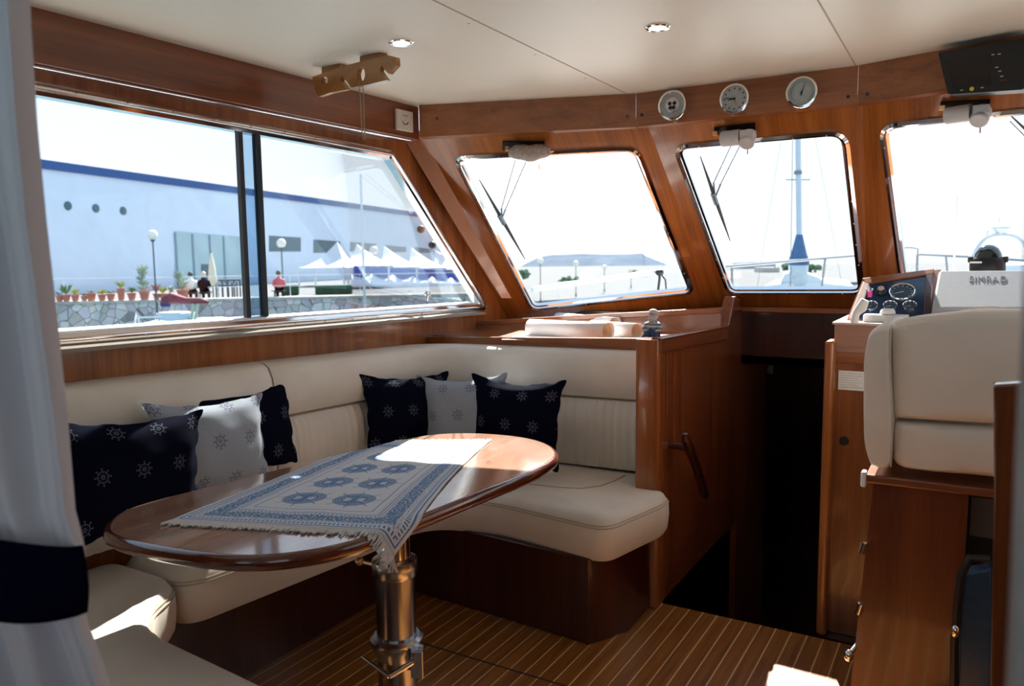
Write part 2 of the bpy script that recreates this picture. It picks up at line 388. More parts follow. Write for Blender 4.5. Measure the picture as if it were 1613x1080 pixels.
# right wall with a long window (out of frame, lets daylight in) and aft bulkhead with the doorway behind the camera
holeR = rpoly([(XR, 1.3, 1.08), (XR, 3.0, 1.08), (XR, 2.45, 1.72), (XR, 1.3, 1.72)], .05, 5)
holed([(XR, YA, 0), (XR, 3.62, 0), (XR, 3.62, .93), (XR, yR(XR, 1.96), 1.96), (XR, YA, 1.96)], [holeR], (.045, 0, 0)).build('wall_right', WOODZ, kind='structure', smooth=False)
holeA = [V((-1.3, YA, .92)), V((.62, YA, .92)), V((.62, YA, 1.92)), V((-1.3, YA, 1.92))]
holed([(XL, YA, 0), (XR, YA, 0), (XR, YA, 1.96), (XL, YA, 1.96)], [holeA], (0, -.04, 0)).build('wall_aft', WOODZ, kind='structure', smooth=False)
# sunk forward cabin seen as darkness through the companionway
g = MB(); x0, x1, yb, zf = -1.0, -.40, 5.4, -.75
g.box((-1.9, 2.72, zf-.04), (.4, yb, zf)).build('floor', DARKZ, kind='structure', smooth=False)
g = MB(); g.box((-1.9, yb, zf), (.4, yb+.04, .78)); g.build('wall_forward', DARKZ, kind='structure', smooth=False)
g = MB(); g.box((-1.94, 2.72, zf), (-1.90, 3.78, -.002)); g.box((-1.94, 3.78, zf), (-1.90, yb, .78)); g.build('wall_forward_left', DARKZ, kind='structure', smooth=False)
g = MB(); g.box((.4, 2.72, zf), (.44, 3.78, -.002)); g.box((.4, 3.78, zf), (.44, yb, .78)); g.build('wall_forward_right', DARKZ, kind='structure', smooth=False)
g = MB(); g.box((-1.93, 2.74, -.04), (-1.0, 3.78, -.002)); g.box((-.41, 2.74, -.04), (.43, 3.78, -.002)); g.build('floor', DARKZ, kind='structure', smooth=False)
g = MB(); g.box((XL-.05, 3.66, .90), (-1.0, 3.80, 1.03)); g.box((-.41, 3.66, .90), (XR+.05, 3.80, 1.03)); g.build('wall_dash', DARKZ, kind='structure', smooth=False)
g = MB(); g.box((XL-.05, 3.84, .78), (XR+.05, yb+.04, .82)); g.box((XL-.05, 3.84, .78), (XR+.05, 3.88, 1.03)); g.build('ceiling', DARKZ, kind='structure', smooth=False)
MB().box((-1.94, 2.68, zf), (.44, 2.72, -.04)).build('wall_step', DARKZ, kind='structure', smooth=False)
MB().box((-1.03, 2.73, -.30), (-.38, 3.0, -.26)).build('trim_5', WOODX, kind='structure', bevel=.005)
MB().box((-.98, 3.79, 1.035), (-.42, 3.86, 1.062)).build('trim_6', WOODX, kind='structure', bevel=.006)

# headers and beam under the ceiling
hp = [V((-2.055, 2.705, 0)), V((-1.2, 3.0, 0)), V((-.385, 3.0, 0)), V((XR, 2.70, 0))]
def zl(a, b, t): return a
for i, (p, q, m) in enumerate(((hp[0], hp[1], WOODX), (hp[1], hp[2], WOODX), (hp[2], hp[3], WOODX))):
    g = MB(); d = (q-p).normalized(); nn = V((-d.y, d.x, 0)); e = d*.0004
    g.prism([p+e+V((0, 0, 1.82)), q-e+V((0, 0, 1.82)), q-e+V((0, 0, ZC+.01)), p+e+V((0, 0, ZC+.01))], nn*.07)
    g.build('trim_%d' % (7+i), m, kind='structure')
g = MB(); g.box((XL-.01, YA, 1.812), (-2.085, 2.745, ZC+.01)); g.build('trim_10', WOODY, kind='structure', bevel=.004)
g = MB(); g.tube([(-2.10, YA+.02, 1.808), (-2.10, 2.70, 1.808)], .0045, 8); g.build('trim_11', SATIN, kind='structure')
# pale batten down the forward left corner
dn = V((.75, -.62, .1)).normalized(); pj = V((-2.135, 2.80, 1.80))
q = [pl(x, y, pj, (.70, -.62, -.28)) for x, y in ((632, 213), (672, 226), (806, 470), (790, 470))]
g = MB(); g.prism(q, V((-.03, .04, 0))); g.build('trim_12', plain('faded_mahogany', (.37, .17, .10), .3, 0, .08, 12, .4), kind='structure', bevel=.003)
# small dark screws along header
g = MB()
for x, y in ((688, 186), (988, 183), (1011, 181), (1336, 152), (1366, 148)):
    p = hy(x, y, 2.998 if 1000 < x < 1350 else 2.99); 
    if x < 1000: p = pl(x, y, hp[0]-V((0, 0.002, 0)), ((hp[1]-hp[0]).y, -(hp[1]-hp[0]).x, 0))
    if x > 1350: p = pl(x, y, hp[2]-V((0, 0.002, 0)), ((hp[3]-hp[2]).y, -(hp[3]-hp[2]).x, 0))
    g.ball(p, .006, (1, .35, 1), 8)
g.build('trim_13', SCREW, kind='structure')

# ------------------------------------------------------------------ windows
def screws(mb, path, n, k, off, r=.0035, inset=0):
    L = [0]
    for i in range(len(path)): L.append(L[-1]+(path[(i+1) % len(path)]-path[i]).length)
    c = sum(path, V())/len(path)
    for j in range(k):
        s = L[-1]*(j+.5)/k; i = max(i for i in range(len(path)) if L[i] <= s); t = (s-L[i])/max(1e-6, L[i+1]-L[i])
        p = path[i].lerp(path[(i+1) % len(path)], t); p = p+(c-p).normalized()*inset
        mb.ball(p+n*off, r, (1, 1, 1), 6)
def window(idx, h, n_in, nsc, w=.020, dep=.022):
    """n_in points into the cabin"""
    n_in = V(n_in).normalized(); c = sum(h, V())/len(h)
    fr = MB().frame(h, n_in, [(.008, 0), (.008, .006), (-.004, .012), (-w*.55, .010), (-w*.6, .002), (-w, -.002), (-w, -dep), (.004, -dep-.006)])
    o = fr.build('window_%d' % idx, CHROME, kind='structure')
    s = MB(); screws(s, h, n_in, nsc, .011, .0034, w*.28); s.build('screw_row', SATIN, o)
    return o
w1 = window(1, hole, (1, 0, 0), 46, .026, .04)
w2 = window(2, hL, -NL, 26); w3 = window(3, hC, -NC, 24); w4 = window(4, hR, -NR, 24)
w5 = window(5, holeR, (-1, 0, 0), 30)
def pane(name, path, n, parent, mat=GLASS, off=-.016):
    n = V(n).normalized(); mb = MB(); c = sum(path, V())/len(path); mb.prism([p+(c-p).normalized()*.004+n*off for p in path], n*-.005); return mb.build(name, mat, parent, smooth=False)
pane('glass_pane', hL, -NL, w2, GLASSF); pane('glass_pane', hC, -NC, w3, GLASSF); pane('glass_pane', hR, -NR, w4, GLASSF); pane('glass_pane', holeR, (-1, 0, 0), w5)
ym = onL((386, 350)).y; ym2 = onL((419, 350)).y
ca = [p for p in hole if p.y < ym] ; za = lambda y, A, B: ext(A, B, y).z
lo1, hi1 = za(ym, wbA, wbB), za(ym, wtA, wtB)
mb = MB(); mb.prism([V((XL-.022, .33, za(.33, wbA, wbB)+.01)), V((XL-.022, ym2-.01, lo1+.01)), V((XL-.022, ym2-.01, hi1-.01)), V((XL-.022, .33, za(.33, wtA, wtB)-.01))], (-.005, 0, 0)); mb.build('glass_pane', GLASS, w1, smooth=False)
mb = MB(); fp = [V((XL-.036, ym+.01, lo1))]+[p+V((-.036, 0, 0)) for p in hole if p.y > 2]+[V((XL-.036, ym+.01, hi1))]; mb.prism(fp, (-.005, 0, 0)); mb.build('glass_pane', GLASS, w1, smooth=False)
# sliding mullion: two black seals and a blue-tinted strip between
mb = MB(); mb.box((XL-.03, ym, lo1), (XL-.012, ym+.018, hi1)); mb.build('rubber_seal', BLACK, w1)
mb = MB(); mb.box((XL-.034, ym2-.016, lo1), (XL-.008, ym2, hi1)); mb.build('rubber_seal', BLACK, w1)
mb = MB(); mb.box((XL-.026, ym+.018, lo1), (XL-.020, ym2-.016, hi1)); mb.build('sliding_stile', TINT, w1)
# sill ledge under side window, bright outer channel
mb = MB(); a, b = ext(wbA, wbB, .34), ext(wbA, wbB, 3.28)
mb.prism([a+V((-.002, 0, .034)), a+V((-.045, 0, .040)), a+V((-.045, 0, .0)), a+V((-.002, 0, .0))], b-a); mb.build('sill_channel', plain('pale_aluminium_channel', (.75, .77, .80), .3, .3, .03), w1, bevel=.003)
mb = MB(); mb.prism([a+V((.062, 0, -.010)), a+V((.062, 0, -.022)), a+V((0, 0, -.022)), a+V((0, 0, -.006))], b-a); mb.build('lower_lip', plain('grey_putty_lip', (.30, .25, .20), .4), w1)
# latch on the sill and the grab handle outside the side window
p = onL((672, 474), XL+.004)
t = thing('window_latch', p, 'round steel latch knob on sill of the side window near its raked end', 'latch')
MB().tube([p, p+V((.004, 0, .026))], .007, 8).build('stem', SATIN, t); MB().ball(p+V((.006, 0, .036)), .019, (.6, 1, .7), 12).build('knob', CHROME, t)
A, B = onL((663, 361), XL-.10), onL((681, 386), XL-.10)
t = thing('grab_handle', A, 'curved steel grab handle with two black feet outside the side window', 'handle')
A2, B2 = onL((684, 362), XL-.13), onL((695, 383), XL-.13)
MB().tube([A]+rpoly([A, A2, B2, B], .03, 4, False)+[B], .009, 8).build('bar', CHROME, t)
MB().ball(A, .019, (1.0, 1, 1)).build('foot', BLACK, t); MB().ball(B, .019, (1.0, 1, 1)).build('foot', BLACK, t)

# ================================================================== CHART CONSOLE (forward of the settee)
XP = -.98
t = thing('chart_console', (-1.55, 3.0, 0), 'mahogany console with raised edges and chart rolls on top, between settee and windscreen', 'console')
zt_ = hy(1000, 533, 2.87).z
MB().box((XL+.003, 2.925, .0), (XP-.032, 3.60, .955)).build('body', WOODX, t)
mb = MB(); A, B, C_, D = hy(628, 528, 2.875), hy(1034, 533, 2.875), hy(1034, 556, 2.875), hy(628, 546, 2.875)
A.x = D.x = XL; mb.prism([A, B, C_, D], (0, .035, 0)); mb.build('aft_edge', WOODX, t, bevel=.004)
A, B = hx(752, 505, XL+.0), hx(1136, 484, XP-.02); C_, D = B+V((0, -.01, -.16)), A+V((0, -.01, -.11))
mb = MB(); mb.prism([A+V((0, 0, -.012)), B+V((0, 0, -.014)), C_, D], (0, .02, 0)); mb.build('back_board', WOODX, t, bevel=.002)
mb = MB(); mb.prism([A+V((0, -.012, 0)), B+V((0, -.012, 0)), B+V((0, -.012, -.026)), A+V((0, -.012, -.022))], (0, .04, 0)); mb.build('back_rail', WOODX, t, bevel=.004)
# companionway side: panel, rail, riser, post
P = lambda x, y: hx(x, y, XP)
r0, r1, r2, r3 = P(1036, 533), P(1143, 513), P(1152, 469), P(1192, 469)
side = [V((XP, r0.y, 0)), V((XP, 3.80, 0)), V((XP, 3.80, -.75)), V((XP, 4.4, -.75)), V((XP, r3.y+.25, r3.z)), r3, r2, r1, V((XP, r0.y+.02, r0.z))]
mb = MB(); mb.prism(side, (-.03, 0, 0)); mb.build('side_panel', wood('mahogany_side_panel', (.13, .032, .009), (.22, .058, .017), (.30, .088, .026), 'Z', .22, 30, .6), t)
mb = MB(); mb.prism([r0, r1, r1+V((0, 0, -.062)), r0+V((0, 0, -.055))], (.012, 0, 0)); mb.prism([r0+V((0, 0, .002)), r1+V((0, 0, .002)), r1+V((0, 0, -.01)), r0+V((0, 0, -.01))], (.014, 0, 0)); mb.build('side_rail', WOODY, t, bevel=.004)
mb = MB(); mb.prism([r1+V((-.035, 0, 0)), r2+V((-.035, 0, .006)), r2+V((-.035, .04, .006)), r1+V((-.035, .04, 0))], (.05, 0, 0))
mb.prism([r2, r3+V((0, .12, 0)), r3+V((0, .12, -.065)), r2+V((0, 0, -.065))], (.014, 0, 0)); mb.build('riser', WOODY, t, bevel=.005)
mb = MB(); po = [V((XP-.085, r0.y-.01, 0)), V((XP+.008, r0.y-.01, 0)), V((XP+.008, r0.y+.075, 0)), V((XP-.085, r0.y+.075, 0))]
mb.prism(rpoly(po, .022, 4), (0, 0, r0.z-.004)); mb.build('corner_post', wood('mahogany_post', (.17, .05, .012), (.29, .09, .024), (.38, .13, .04), 'Z', .2, 24, .7), t, bevel=.006)
# dark wooden grab handle on the side panel
A, B = hx(1080, 690, XP+.075), hx(1110, 778, XP+.075)
t = thing('grab_handle', A+V((0, 0, 0)), 'dark wooden slanted grab handle on the companionway side panel', 'handle')
MB().tube([A+V((-.0, -.004, .018)), A, lerp(A, B, .5)+V((.004, 0, 0)), B, B+V((0, .004, -.018))], [.010, .017, .018, .016, .009], 12).build('bar', DARKZ, t)
for q in (.16,):
    p = lerp(A, B, q); MB().tube([p, V((XP+.001, p.y, p.z))], .012, 10).build('stand_off', DARKZ, t)
mb = MB(); p = P(1052, 705)
# little switch plate in the dark of the companionway
p = hy(1213, 578, 5.38); MB().box(p+V((-.02, 0, -.045)), p+V((.02, .018, .045))).build('light_switch', GREYP, label='small pale switch plate deep in the dark companionway', cat='switch', bevel=.004)

# chart rolls
def roll(p, q, r, name_label, turns=1.35, mat=PAPER):
    p, q = V(p), V(q); d = (q-p).normalized(); u = V((0, 0, 1)); s = d.cross(u).normalized(); u = s.cross(d); N = 34; rows = []
    for i in range(N+1):
        a = 2*pi*turns*i/N+2.2; rr = r*(1-.16*i/N); off = s*(cos(a)*rr)+u*(sin(a)*rr); rows.append([p+off, lerp(p, q, .5)+off*.985, q+off*(1.0+.10*(i < N*.6))])
    mb = MB(); mb.grid(rows); o = mb.build('chart_roll', mat, label=name_label, cat='chart', group='rolled charts on the console', solid=.0012)
    mb = MB(); s2 = r*.80; mb.grid([[p+s*(cos(2*pi*i/28)*s2)+u*(sin(2*pi*i/28)*s2), q-d*.004+s*(cos(2*pi*i/28)*s2)+u*(sin(2*pi*i/28)*s2)] for i in range(29)]); mb.build('inner_turn', PAPERIN, o, solid=.001)
    return o
ztop = .956
def onc(x, y, r): return hz(x, y, ztop+r)
roll(onc(836, 515, .036), onc(958, 522, .040), .041, 'nearest and longest white rolled chart on the console top')
roll(onc(872, 503, .036)+V((0, .055, 0)), onc(962, 512, .036)+V((0, .05, 0)), .036, 'white rolled chart lying behind the nearest roll')
roll(onc(925, 517, .033)+V((0, .05, 0)), onc(1001, 522, .035)+V((0, .02, 0)), .036, 'white rolled chart ending beside the small seated sailor')
mb = MB(); mb.prism([hz(790, 535, ztop+.001), hz(830, 524, ztop+.001), hz(975, 531, ztop+.001), hz(968, 538, ztop+.001)], (0, 0, .0015)); mb.build('paper_sheet', PAPER, label='flat white paper sheet lying under the chart rolls', cat='paper')

# seated sailor figurine on the console corner: a body of one surface with clothes
def skin(name, verts, edges, radii, mat, parent, sub=1, **k):
    me = bpy.data.meshes.new(name); loc = wloc(parent) if parent else V(verts[0])
    me.from_pydata([V(v)-loc for v in verts], edges, []); o = bpy.data.objects.new(name, me); COL.objects.link(o); me.materials.append(mat)
    if parent: o.parent = parent
    else: o.location = loc
    WL[o.name] = loc
    md = o.modifiers.new('skin', 'SKIN'); md.use_smooth_shade = True
    for i, r in enumerate(radii):
        sv = me.skin_vertices[0].data[i]; sv.radius = (r, r) if not isinstance(r, tuple) else r; sv.use_root = (i == 0)
    s = o.modifiers.new('sub', 'SUBSURF'); s.levels = sub; s.render_levels = sub
    for a, b in k.items(): o[a] = b
    return o
KF = 1.32; sp = hy(1029, 533, 2.885); sp.z = hy(1029, 533, 2.875).z+.002
SKINM = plain('painted_skin', (.62, .42, .33), .5, 0, .05); HAIR = plain('grey_beard', (.50, .49, .50), .8, 0, .25, 200, 0, .5)
def stripes(name, a, b, h, z0=0):
    m, nt, bs = newmat(name); setp(bs, None, .7); tt = nt.nodes.new('ShaderNodeTexCoord'); s = nt.nodes.new('ShaderNodeSeparateXYZ'); nt.links.new(tt.outputs['Object'], s.inputs[0])
    nt.links.new(mixc(nt, (Ex(nt, s.outputs['Z'])/h).frac().gt(.55), a, b), bs.inputs['Base Color']); return m
t = thing('sailor_figurine', sp, 'small bearded sailor figurine in striped sweater and blue trousers seated on the console corner', 'figurine')
f_ = lambda x, y, z: sp+V((x, y, z))*KF
skin('body', [f_(*q) for q in ((0, 0, .014), (0, 0, .026), (0, 0, .040), (0, -.002, .050), (0, -.004, .062), (-.020, -.004, .038), (-.027, -.014, .024), (-.012, -.024, .018), (.020, -.004, .038), (.027, -.012, .026), (.012, -.022, .018))],
     [(0, 1), (1, 2), (2, 3), (3, 4), (2, 5), (5, 6), (6, 7), (2, 8), (8, 9), (9, 10)], [q*KF for q in (.017, .020, .015, .008, .012, .009, .007, .005, .009, .007, .005)], stripes('striped_sweater', (.52, .50, .42), (.10, .16, .28), .014), t)
skin('trousers', [f_(*q) for q in ((0, 0, .010), (-.010, -.020, .012), (-.014, -.034, .004), (-.018, -.036, -.022), (.012, -.018, .012), (.014, -.032, .006), (.010, -.034, -.016))], [(0, 1), (1, 2), (2, 3), (0, 4), (4, 5), (5, 6)], [q*KF for q in (.017, .012, .010, .009, .012, .010, .008)], plain('blue_trousers', (.012, .035, .11), .6), t)
for q in ((-.018, -.041, -.028), (.010, -.040, -.022)): MB().ball(f_(*q), .010*KF, (.9, 1.5, .7)).build('shoe', BLACK, t)
mb = MB(); mb.ball(f_(0, -.003, .066), .0125*KF, (1, 1, 1.1)); mb.ball(f_(0, -.016, .067), .003*KF); hd = mb.build('head', SKINM, t)
mb = MB(); mb.ball(f_(0, -.010, .058), .0125*KF, (1, .8, 1)); mb.ball(f_(0, .003, .066), .0138*KF, (1, .9, 1)); mb.build('beard', HAIR, t)
mb = MB(); mb.lathe([(.0140*KF, 0), (.0145*KF, .004*KF), (.012*KF, .009*KF), (.006*KF, .013*KF), (0, .014*KF)], f_(0, -.002, .072), (0, .1, 1), 14); mb.lathe([(.017*KF, 0), (.017*KF, .003)], f_(0, -.005, .072), (0, .1, 1), 14); mb.build('cap', HAIR, t)

# ================================================================== SETTEE
def sweep(mb, path, prof, ends=True, wob=None):
    """path: 2-D points; prof: closed list of (d, z), d = out to the right-hand side of the path"""
    n = len(path); rings = []
    for i, p in enumerate(path):
        p = V(p).to_2d(); a = V(path[max(i-1, 0)]).to_2d(); b = V(path[min(i+1, n-1)]).to_2d(); t = (b-a).normalized(); o = V((t.y, -t.x))
        rings.append([V((p.x+o.x*(d+(wob(i, d, z) if wob else 0)), p.y+o.y*(d+(wob(i, d, z) if wob else 0)), z+(DZ(p) if DZ else 0))) for d, z in prof])
    mb.loft(rings, True, ends)
DZ = None
def resample(pts, step):
    pts = [V(p) for p in pts]; out = [pts[0]]; acc = 0
    for a, b in zip(pts, pts[1:]):
        L = (b-a).length
        if L < 1e-6: continue
        n = max(1, int(round(L/step)))
        for i in range(1, n+1): out.append(a.lerp(b, i/n))
    return out
# plinths
pz = .30
t = thing('settee_base', (-1.7, 1.9, 0), 'dark red mahogany base under the cream U-shaped settee', 'settee base')
mb = MB(); mb.prism([(-1.075, 2.29, 0), (-1.0, 2.45, 0), (-1.0, 2.90, 0), (-2.1, 2.90, 0), (-2.1, 2.36, 0)], (0, 0, pz)); mb.build('forward_plinth', DARKZ, t, bevel=.006)
mb = MB(); mb.box((XL+.01, .35, 0), (-1.93, 2.6, pz)); mb.build('side_plinth', DARKZ, t)
mb = MB(); mb.box((XL+.01, YA+.05, 0), (-1.15, .90, pz)); mb.build('aft_plinth', DARKZ, t)
def cushion(name, outline, z0, z1, label, rad=.035, corner=.08, crown=.0):
    """upholstered seat cushion: rounded outline, puffed edges, piping and creases near the seam"""
    ol = rpoly([(x, y, 0) for x, y in outline[0]], outline[1], 7); ol = resample(ol+[ol[0]], .03)[:-1]; c = sum(ol, V())/len(ol); n = len(ol); h = z1-z0
    rings = []; N = len(ol); nrm = []
    area = sum(ol[i].x*ol[(i+1) % N].y-ol[(i+1) % N].x*ol[i].y for i in range(N)); sg = 1 if area > 0 else -1
    for i in range(N):
        tt = (ol[(i+1) % N]-ol[i-1]).normalized(); nrm.append(V((tt.y, -tt.x, 0))*sg)
    for d, z in [(-.03, z0), (-.012, z0), (0, z0+.02), (.006, z0+h*.45), (.004, z1-.045), (-.004, z1-.030), (-.014, z1-.013), (-.026, z1-.005), (-.042, z1)]:
        rings.append([p+nn*d+V((0, 0, z)) for p, nn in zip(ol, nrm)])
    mb = MB(); mb.loft(rings); o = mb.build(name, CREAM, label=label, cat='cushion', group='cream settee seat cushions')
    sm = MB(); pth = [p+nn*.0035+V((0, 0, z1-.040)) for p, nn in zip(ol, nrm)]; sm.tube(pth+[pth[0]], .0022, 5, False); sm.build('seam', SEAM, o)
    sm = MB(); pth = [p-nn*.001+V((0, 0, z1-.032)) for p, nn in zip(ol, nrm)]; sm.tube(pth+[pth[0]], .0014, 5, False); sm.build('seam', SEAM, o)
    return o
c1_ = cushion('seat_cushion', ([(-2.14, 1.305), (-1.835, 1.305), (-1.755, 1.97), (-1.74, 2.28), (-1.50, 2.345), (-1.16, 2.30), (-1.01, 2.28), (-.935, 2.62), (-.94, 2.70), (-1.07, 2.72), (-1.08, 2.90), (-2.14, 2.90)], [.07, .08, .1, .16, .15, .12, .12, .10, .08, .08, .08, .08]), pz-.005, .452, 'cream leather seat cushion running along the side and around the forward corner')
sm = MB(); sm.tube([hz(x, y, .4535) for x, y in ((985, 748), (968, 757), (945, 765), (915, 769), (880, 767), (830, 762), (780, 762), (730, 772))], .0024, 5); sm.build('seam', SEAM, c1_)
cushion('seat_cushion', ([(-2.14, .36), (-1.14, .36), (-1.14, 1.04), (-1.62, 1.075), (-1.745, 1.13), (-1.838, 1.298), (-2.14, 1.298)], [.08, .08, .08, .12, .12, .08, .08]), pz-.005, .452, 'cream leather seat cushion at the aft end, partly in bright sun')
# backrests: upper roll and pleated lower part, in sections round the corner
def back_section(pth, z_of, label, pleat=True):
    global DZ
    t = thing('backrest', V((pth[len(pth)//2][0], pth[len(pth)//2][1], .46)), label, 'backrest', 'cream settee backrest sections')
    DZ = None
    pp = resample([(x, y, 0) for x, y in pth], .006)
    DZ = lambda p: z_of(p)
    top = [(-.075, .745), (-.01, .742), (.018, .752), (.034, .78), (.038, .83), (.030, .885), (.012, .922), (-.012, .936), (-.05, .940), (-.075, .940)]
    mb = MB(); q = resample([(x, y, 0) for x, y in pth], .03)
    # soft ends
    L = len(q)
    wob = lambda i, d, z: (-.018 if i in (0, L-1) else (-.005 if i in (1, L-2) else 0)) if d > -.05 else 0
    sweep(mb, q, top, True, wob); mb.build('top_roll', CREAM, t)
    low = [(-.075, .458), (-.02, .456), (.014, .464), (.026, .50), (.034, .56), (.034, .64), (.026, .70), (.006, .738), (-.02, .745), (-.075, .745)]
    mb = MB(); rnd = random.Random(len(pth)*7+1); ph = [rnd.random()*6 for _ in range(4)]; M = len(pp)
    def wob2(i, d, z):
        if d < -.01: return 0
        s = i*.006; e = min(1, i/4, (M-1-i)/4)
        v = .0022*sin(s*2*pi/.034+ph[0]+1.5*sin(s*9+ph[1]))+.0011*sin(s*2*pi/.019+ph[2]+z*6)
        return v*(.6+.4*abs((z-.6)/.14))-(1-e)*.015
    sweep(mb, pp, low, True, wob2); mb.build('pleated_panel', CREAM, t)
    DZ = None
    return t
zr = lambda p: (2.8-p.y)*.030+(-.012) if p.x < -1.95 else -.012+max(0, min(1, (p.x+1.95)/.8))*.012
yj = hx(405, 567, XL+.02).y
back_section([(-2.09, .40), (-2.09, .9), (-2.09, yj-.004)], zr, 'long cream leather backrest section under the side window behind the left pillows')
arc = [(-2.09+.22-.22*cos(a), 2.62+.20*sin(a)) for a in [radians(q) for q in range(0, 91, 9)]]
back_section([(-2.09, yj+.004), (-2.09, 2.3)]+arc+[(-1.6, 2.835), (-1.072, 2.845)], zr, 'cream leather backrest section curving round the forward corner to the console post')

# ------------------------------------------------------------------ pillows
def pillow(TL, TR, BR, BL, mat, label, th=.06, su=0, sv=0, horn=.10, group=None, flip=1):
    TL, TR, BR, BL = map(V, (TL, TR, BR, BL)); n = (TR-TL).cross(BL-TL).normalized()*flip; N = 22
    w, h = (TR-TL).length, (TL-BL).length; F_, Bk, UV1 = [], [], []
    for i in range(N+1):
        fr, bk, uu = [], [], []
        for j in range(N+1):
            a, b = i/N, j/N; x, y = 2*a-1, 2*b-1
            # edges pulled in between the corners
            ex = x*(1-horn*(1-y*y)*abs(x)**2*1.0); ey = y*(1-horn*(1-x*x)*abs(y)**2*1.0)
            s, t_ = (ex+1)/2, (ey+1)/2
            p = TL*(1-s)*t_+TR*s*t_+BR*s*(1-t_)+BL*(1-s)*(1-t_)
            fx = max(0, 1-(abs(x)/.93)**3.0); fy = max(0, 1-(abs(y)/.93)**3.0); d = th*(fx*fy)**.55
            d += .002*sin(x*9+y*4)+.0025*sin(y*11-x*3)*(1-d/th*.5)
            p = p - V((0, 0, .012))*(1-x*x)*max(0, y)
            fr.append(p-n*(d+.002)); bk.append(p+n*(d*.8+.002)); uu.append((a*w+su, b*h+sv))
        F_.append(fr); Bk.append(bk); UV1.append(uu)
    mb = MB(); mb.grid(F_, UV1); mb.grid([r[::-1] for r in Bk], [r[::-1] for r in UV1])
    bmesh.ops.remove_doubles(mb.bm, verts=mb.bm.verts[:], dist=.0045)
    return mb.build('throw_pillow', mat, label=label, cat='pillow', group=group, sub=1)
gl, gr_ = 'pillows along the side backrest', 'pillows in the forward corner'
def quad(pxs, P, n): return [pl(x, y, P, n) for x, y in pxs]
nL = (1, 0, .22); nF = (0, -1, .2)
pillow(*quad([(292, 621), (453, 599), (470, 728), (330, 760)], (-1.975, 1.7, .46), nL), PNAVY, 'navy ship-wheel pillow, rearmost of the left three and nearest the corner', .05, .02, .01, .06, gl, -1)
pillow(*quad([(222, 634), (413, 617), (426, 752), (250, 790)], (-1.925, 1.5, .46), nL), PLIGHT, 'pale grey ship-wheel pillow between two navy ones on the left', .055, .04, .045, .09, gl, -1)
pillow(*quad([(66, 662), (320, 643), (314, 800), (108, 872)], (-1.845, 1.3, .46), nL), PNAVY, 'large navy ship-wheel pillow beside the white curtain', .05, .02, .02, .08, gl, -1)
pillow(*quad([(563, 588), (706, 583), (728, 700), (578, 712)], (-1.955, 2.4, .46), (1, -.22, .2)), PNAVY, 'navy ship-wheel pillow in the corner, leftmost of the forward three', .05, .035, .035, .10, gr_, -1)
pillow(*quad([(656, 590), (800, 585), (812, 712), (664, 716)], (-1.7, 2.545, .46), (.12, -1, .22)), PLIGHT, 'pale grey ship-wheel pillow between two navy ones in the forward corner', .05, .05, .03, .12, gr_, -1)
pillow(*quad([(743, 586), (893, 597), (882, 748), (736, 726)], (-1.5, 2.53, .46), nF), PNAVY, 'navy ship-wheel pillow, rightmost of the forward three', .06, .05, .02, .12, gr_, -1)

# ================================================================== TABLE
ZT = .70
tpx = [(162, 835), (172, 815), (205, 797), (330, 765), (450, 735), (575, 708), (640, 690), (690, 682), (750, 680.5), (820, 686), (862, 696), (880, 710), (876, 722), (850, 738), (720, 790), (585, 845), (520, 863), (450, 874), (380, 878), (300, 871), (220, 857), (180, 846)]
tp = [hz(x, y, ZT) for x, y in tpx]
# racetrack outline smoothed by Chaikin
for _ in range(2):
    tp = [q for i in range(len(tp)) for q in (lerp(tp[i], tp[(i+1) % len(tp)], .25), lerp(tp[i], tp[(i+1) % len(tp)], .75))]
tc_ = sum(tp, V())/len(tp)
colc = V(pd(622, 900, 2.1)); colc.z = 0
table = thing('saloon_table', (colc.x, colc.y, 0), 'varnished mahogany saloon table with rounded ends on a steel pedestal', 'table')
rings = []
for d, z in [(-.03, ZT-.034), (-.006, ZT-.034), (.003, ZT-.026), (.005, ZT-.017), (.002, ZT-.007), (-.005, ZT-.001), (-.014, ZT)]:
    rings.append([p+(p-tc_).normalized()*d+V((0, 0, z-ZT)) for p in tp])
MB().loft(rings).build('table_edge', EDGEM, table, label='dark rounded edge of the table')
MB().prism([p+(p-tc_).normalized()*-.012+V((0, 0, .0004)) for p in tp], (0, 0, -.03)).build('table_top', TABLEM, table)
MB().lathe([(.11, ZT-.050), (.12, ZT-.035)], (colc.x, colc.y, 0), seg=28).build('mounting_plate', SATIN, table)
MB().lathe([(.044, .50), (.044, ZT-.045)], (colc.x, colc.y, 0), seg=32).build('upper_tube', CHROME, table)
MB().lathe([(.040, .515), (.050, .512), (.060, .506), (.061, .500), (.061, .470), (.057, .462), (.050, .462)], (colc.x, colc.y, 0), seg=36).build('upper_collar', SATIN, table)
MB().lathe([(.0535, .03), (.0535, .24), (.0535, .465)], (colc.x, colc.y, 0), seg=36).build('column', plain('turned_steel_column', (.36, .36, .40), .24, 1, .03, 40), table)
mb = MB(); mb.lathe([(.050, .296), (.062, .296), (.072, .288), (.073, .280), (.066, .262), (.056, .235)], (colc.x, colc.y, 0), seg=36)
mb.build('lower_collar', SATIN, table)
MB().lathe([(.12, 0), (.12, .012), (.07, .03), (.056, .05)], (colc.x, colc.y, 0), seg=32).build('floor_flange', SATIN, table)
rr, ff = V((rt.x, rt.y, 0)).normalized(), V((fw.x, fw.y, 0)).normalized()
cc = colc+V((0, 0, .245)); mb = MB(); a = cc+rr*.075-ff*.045
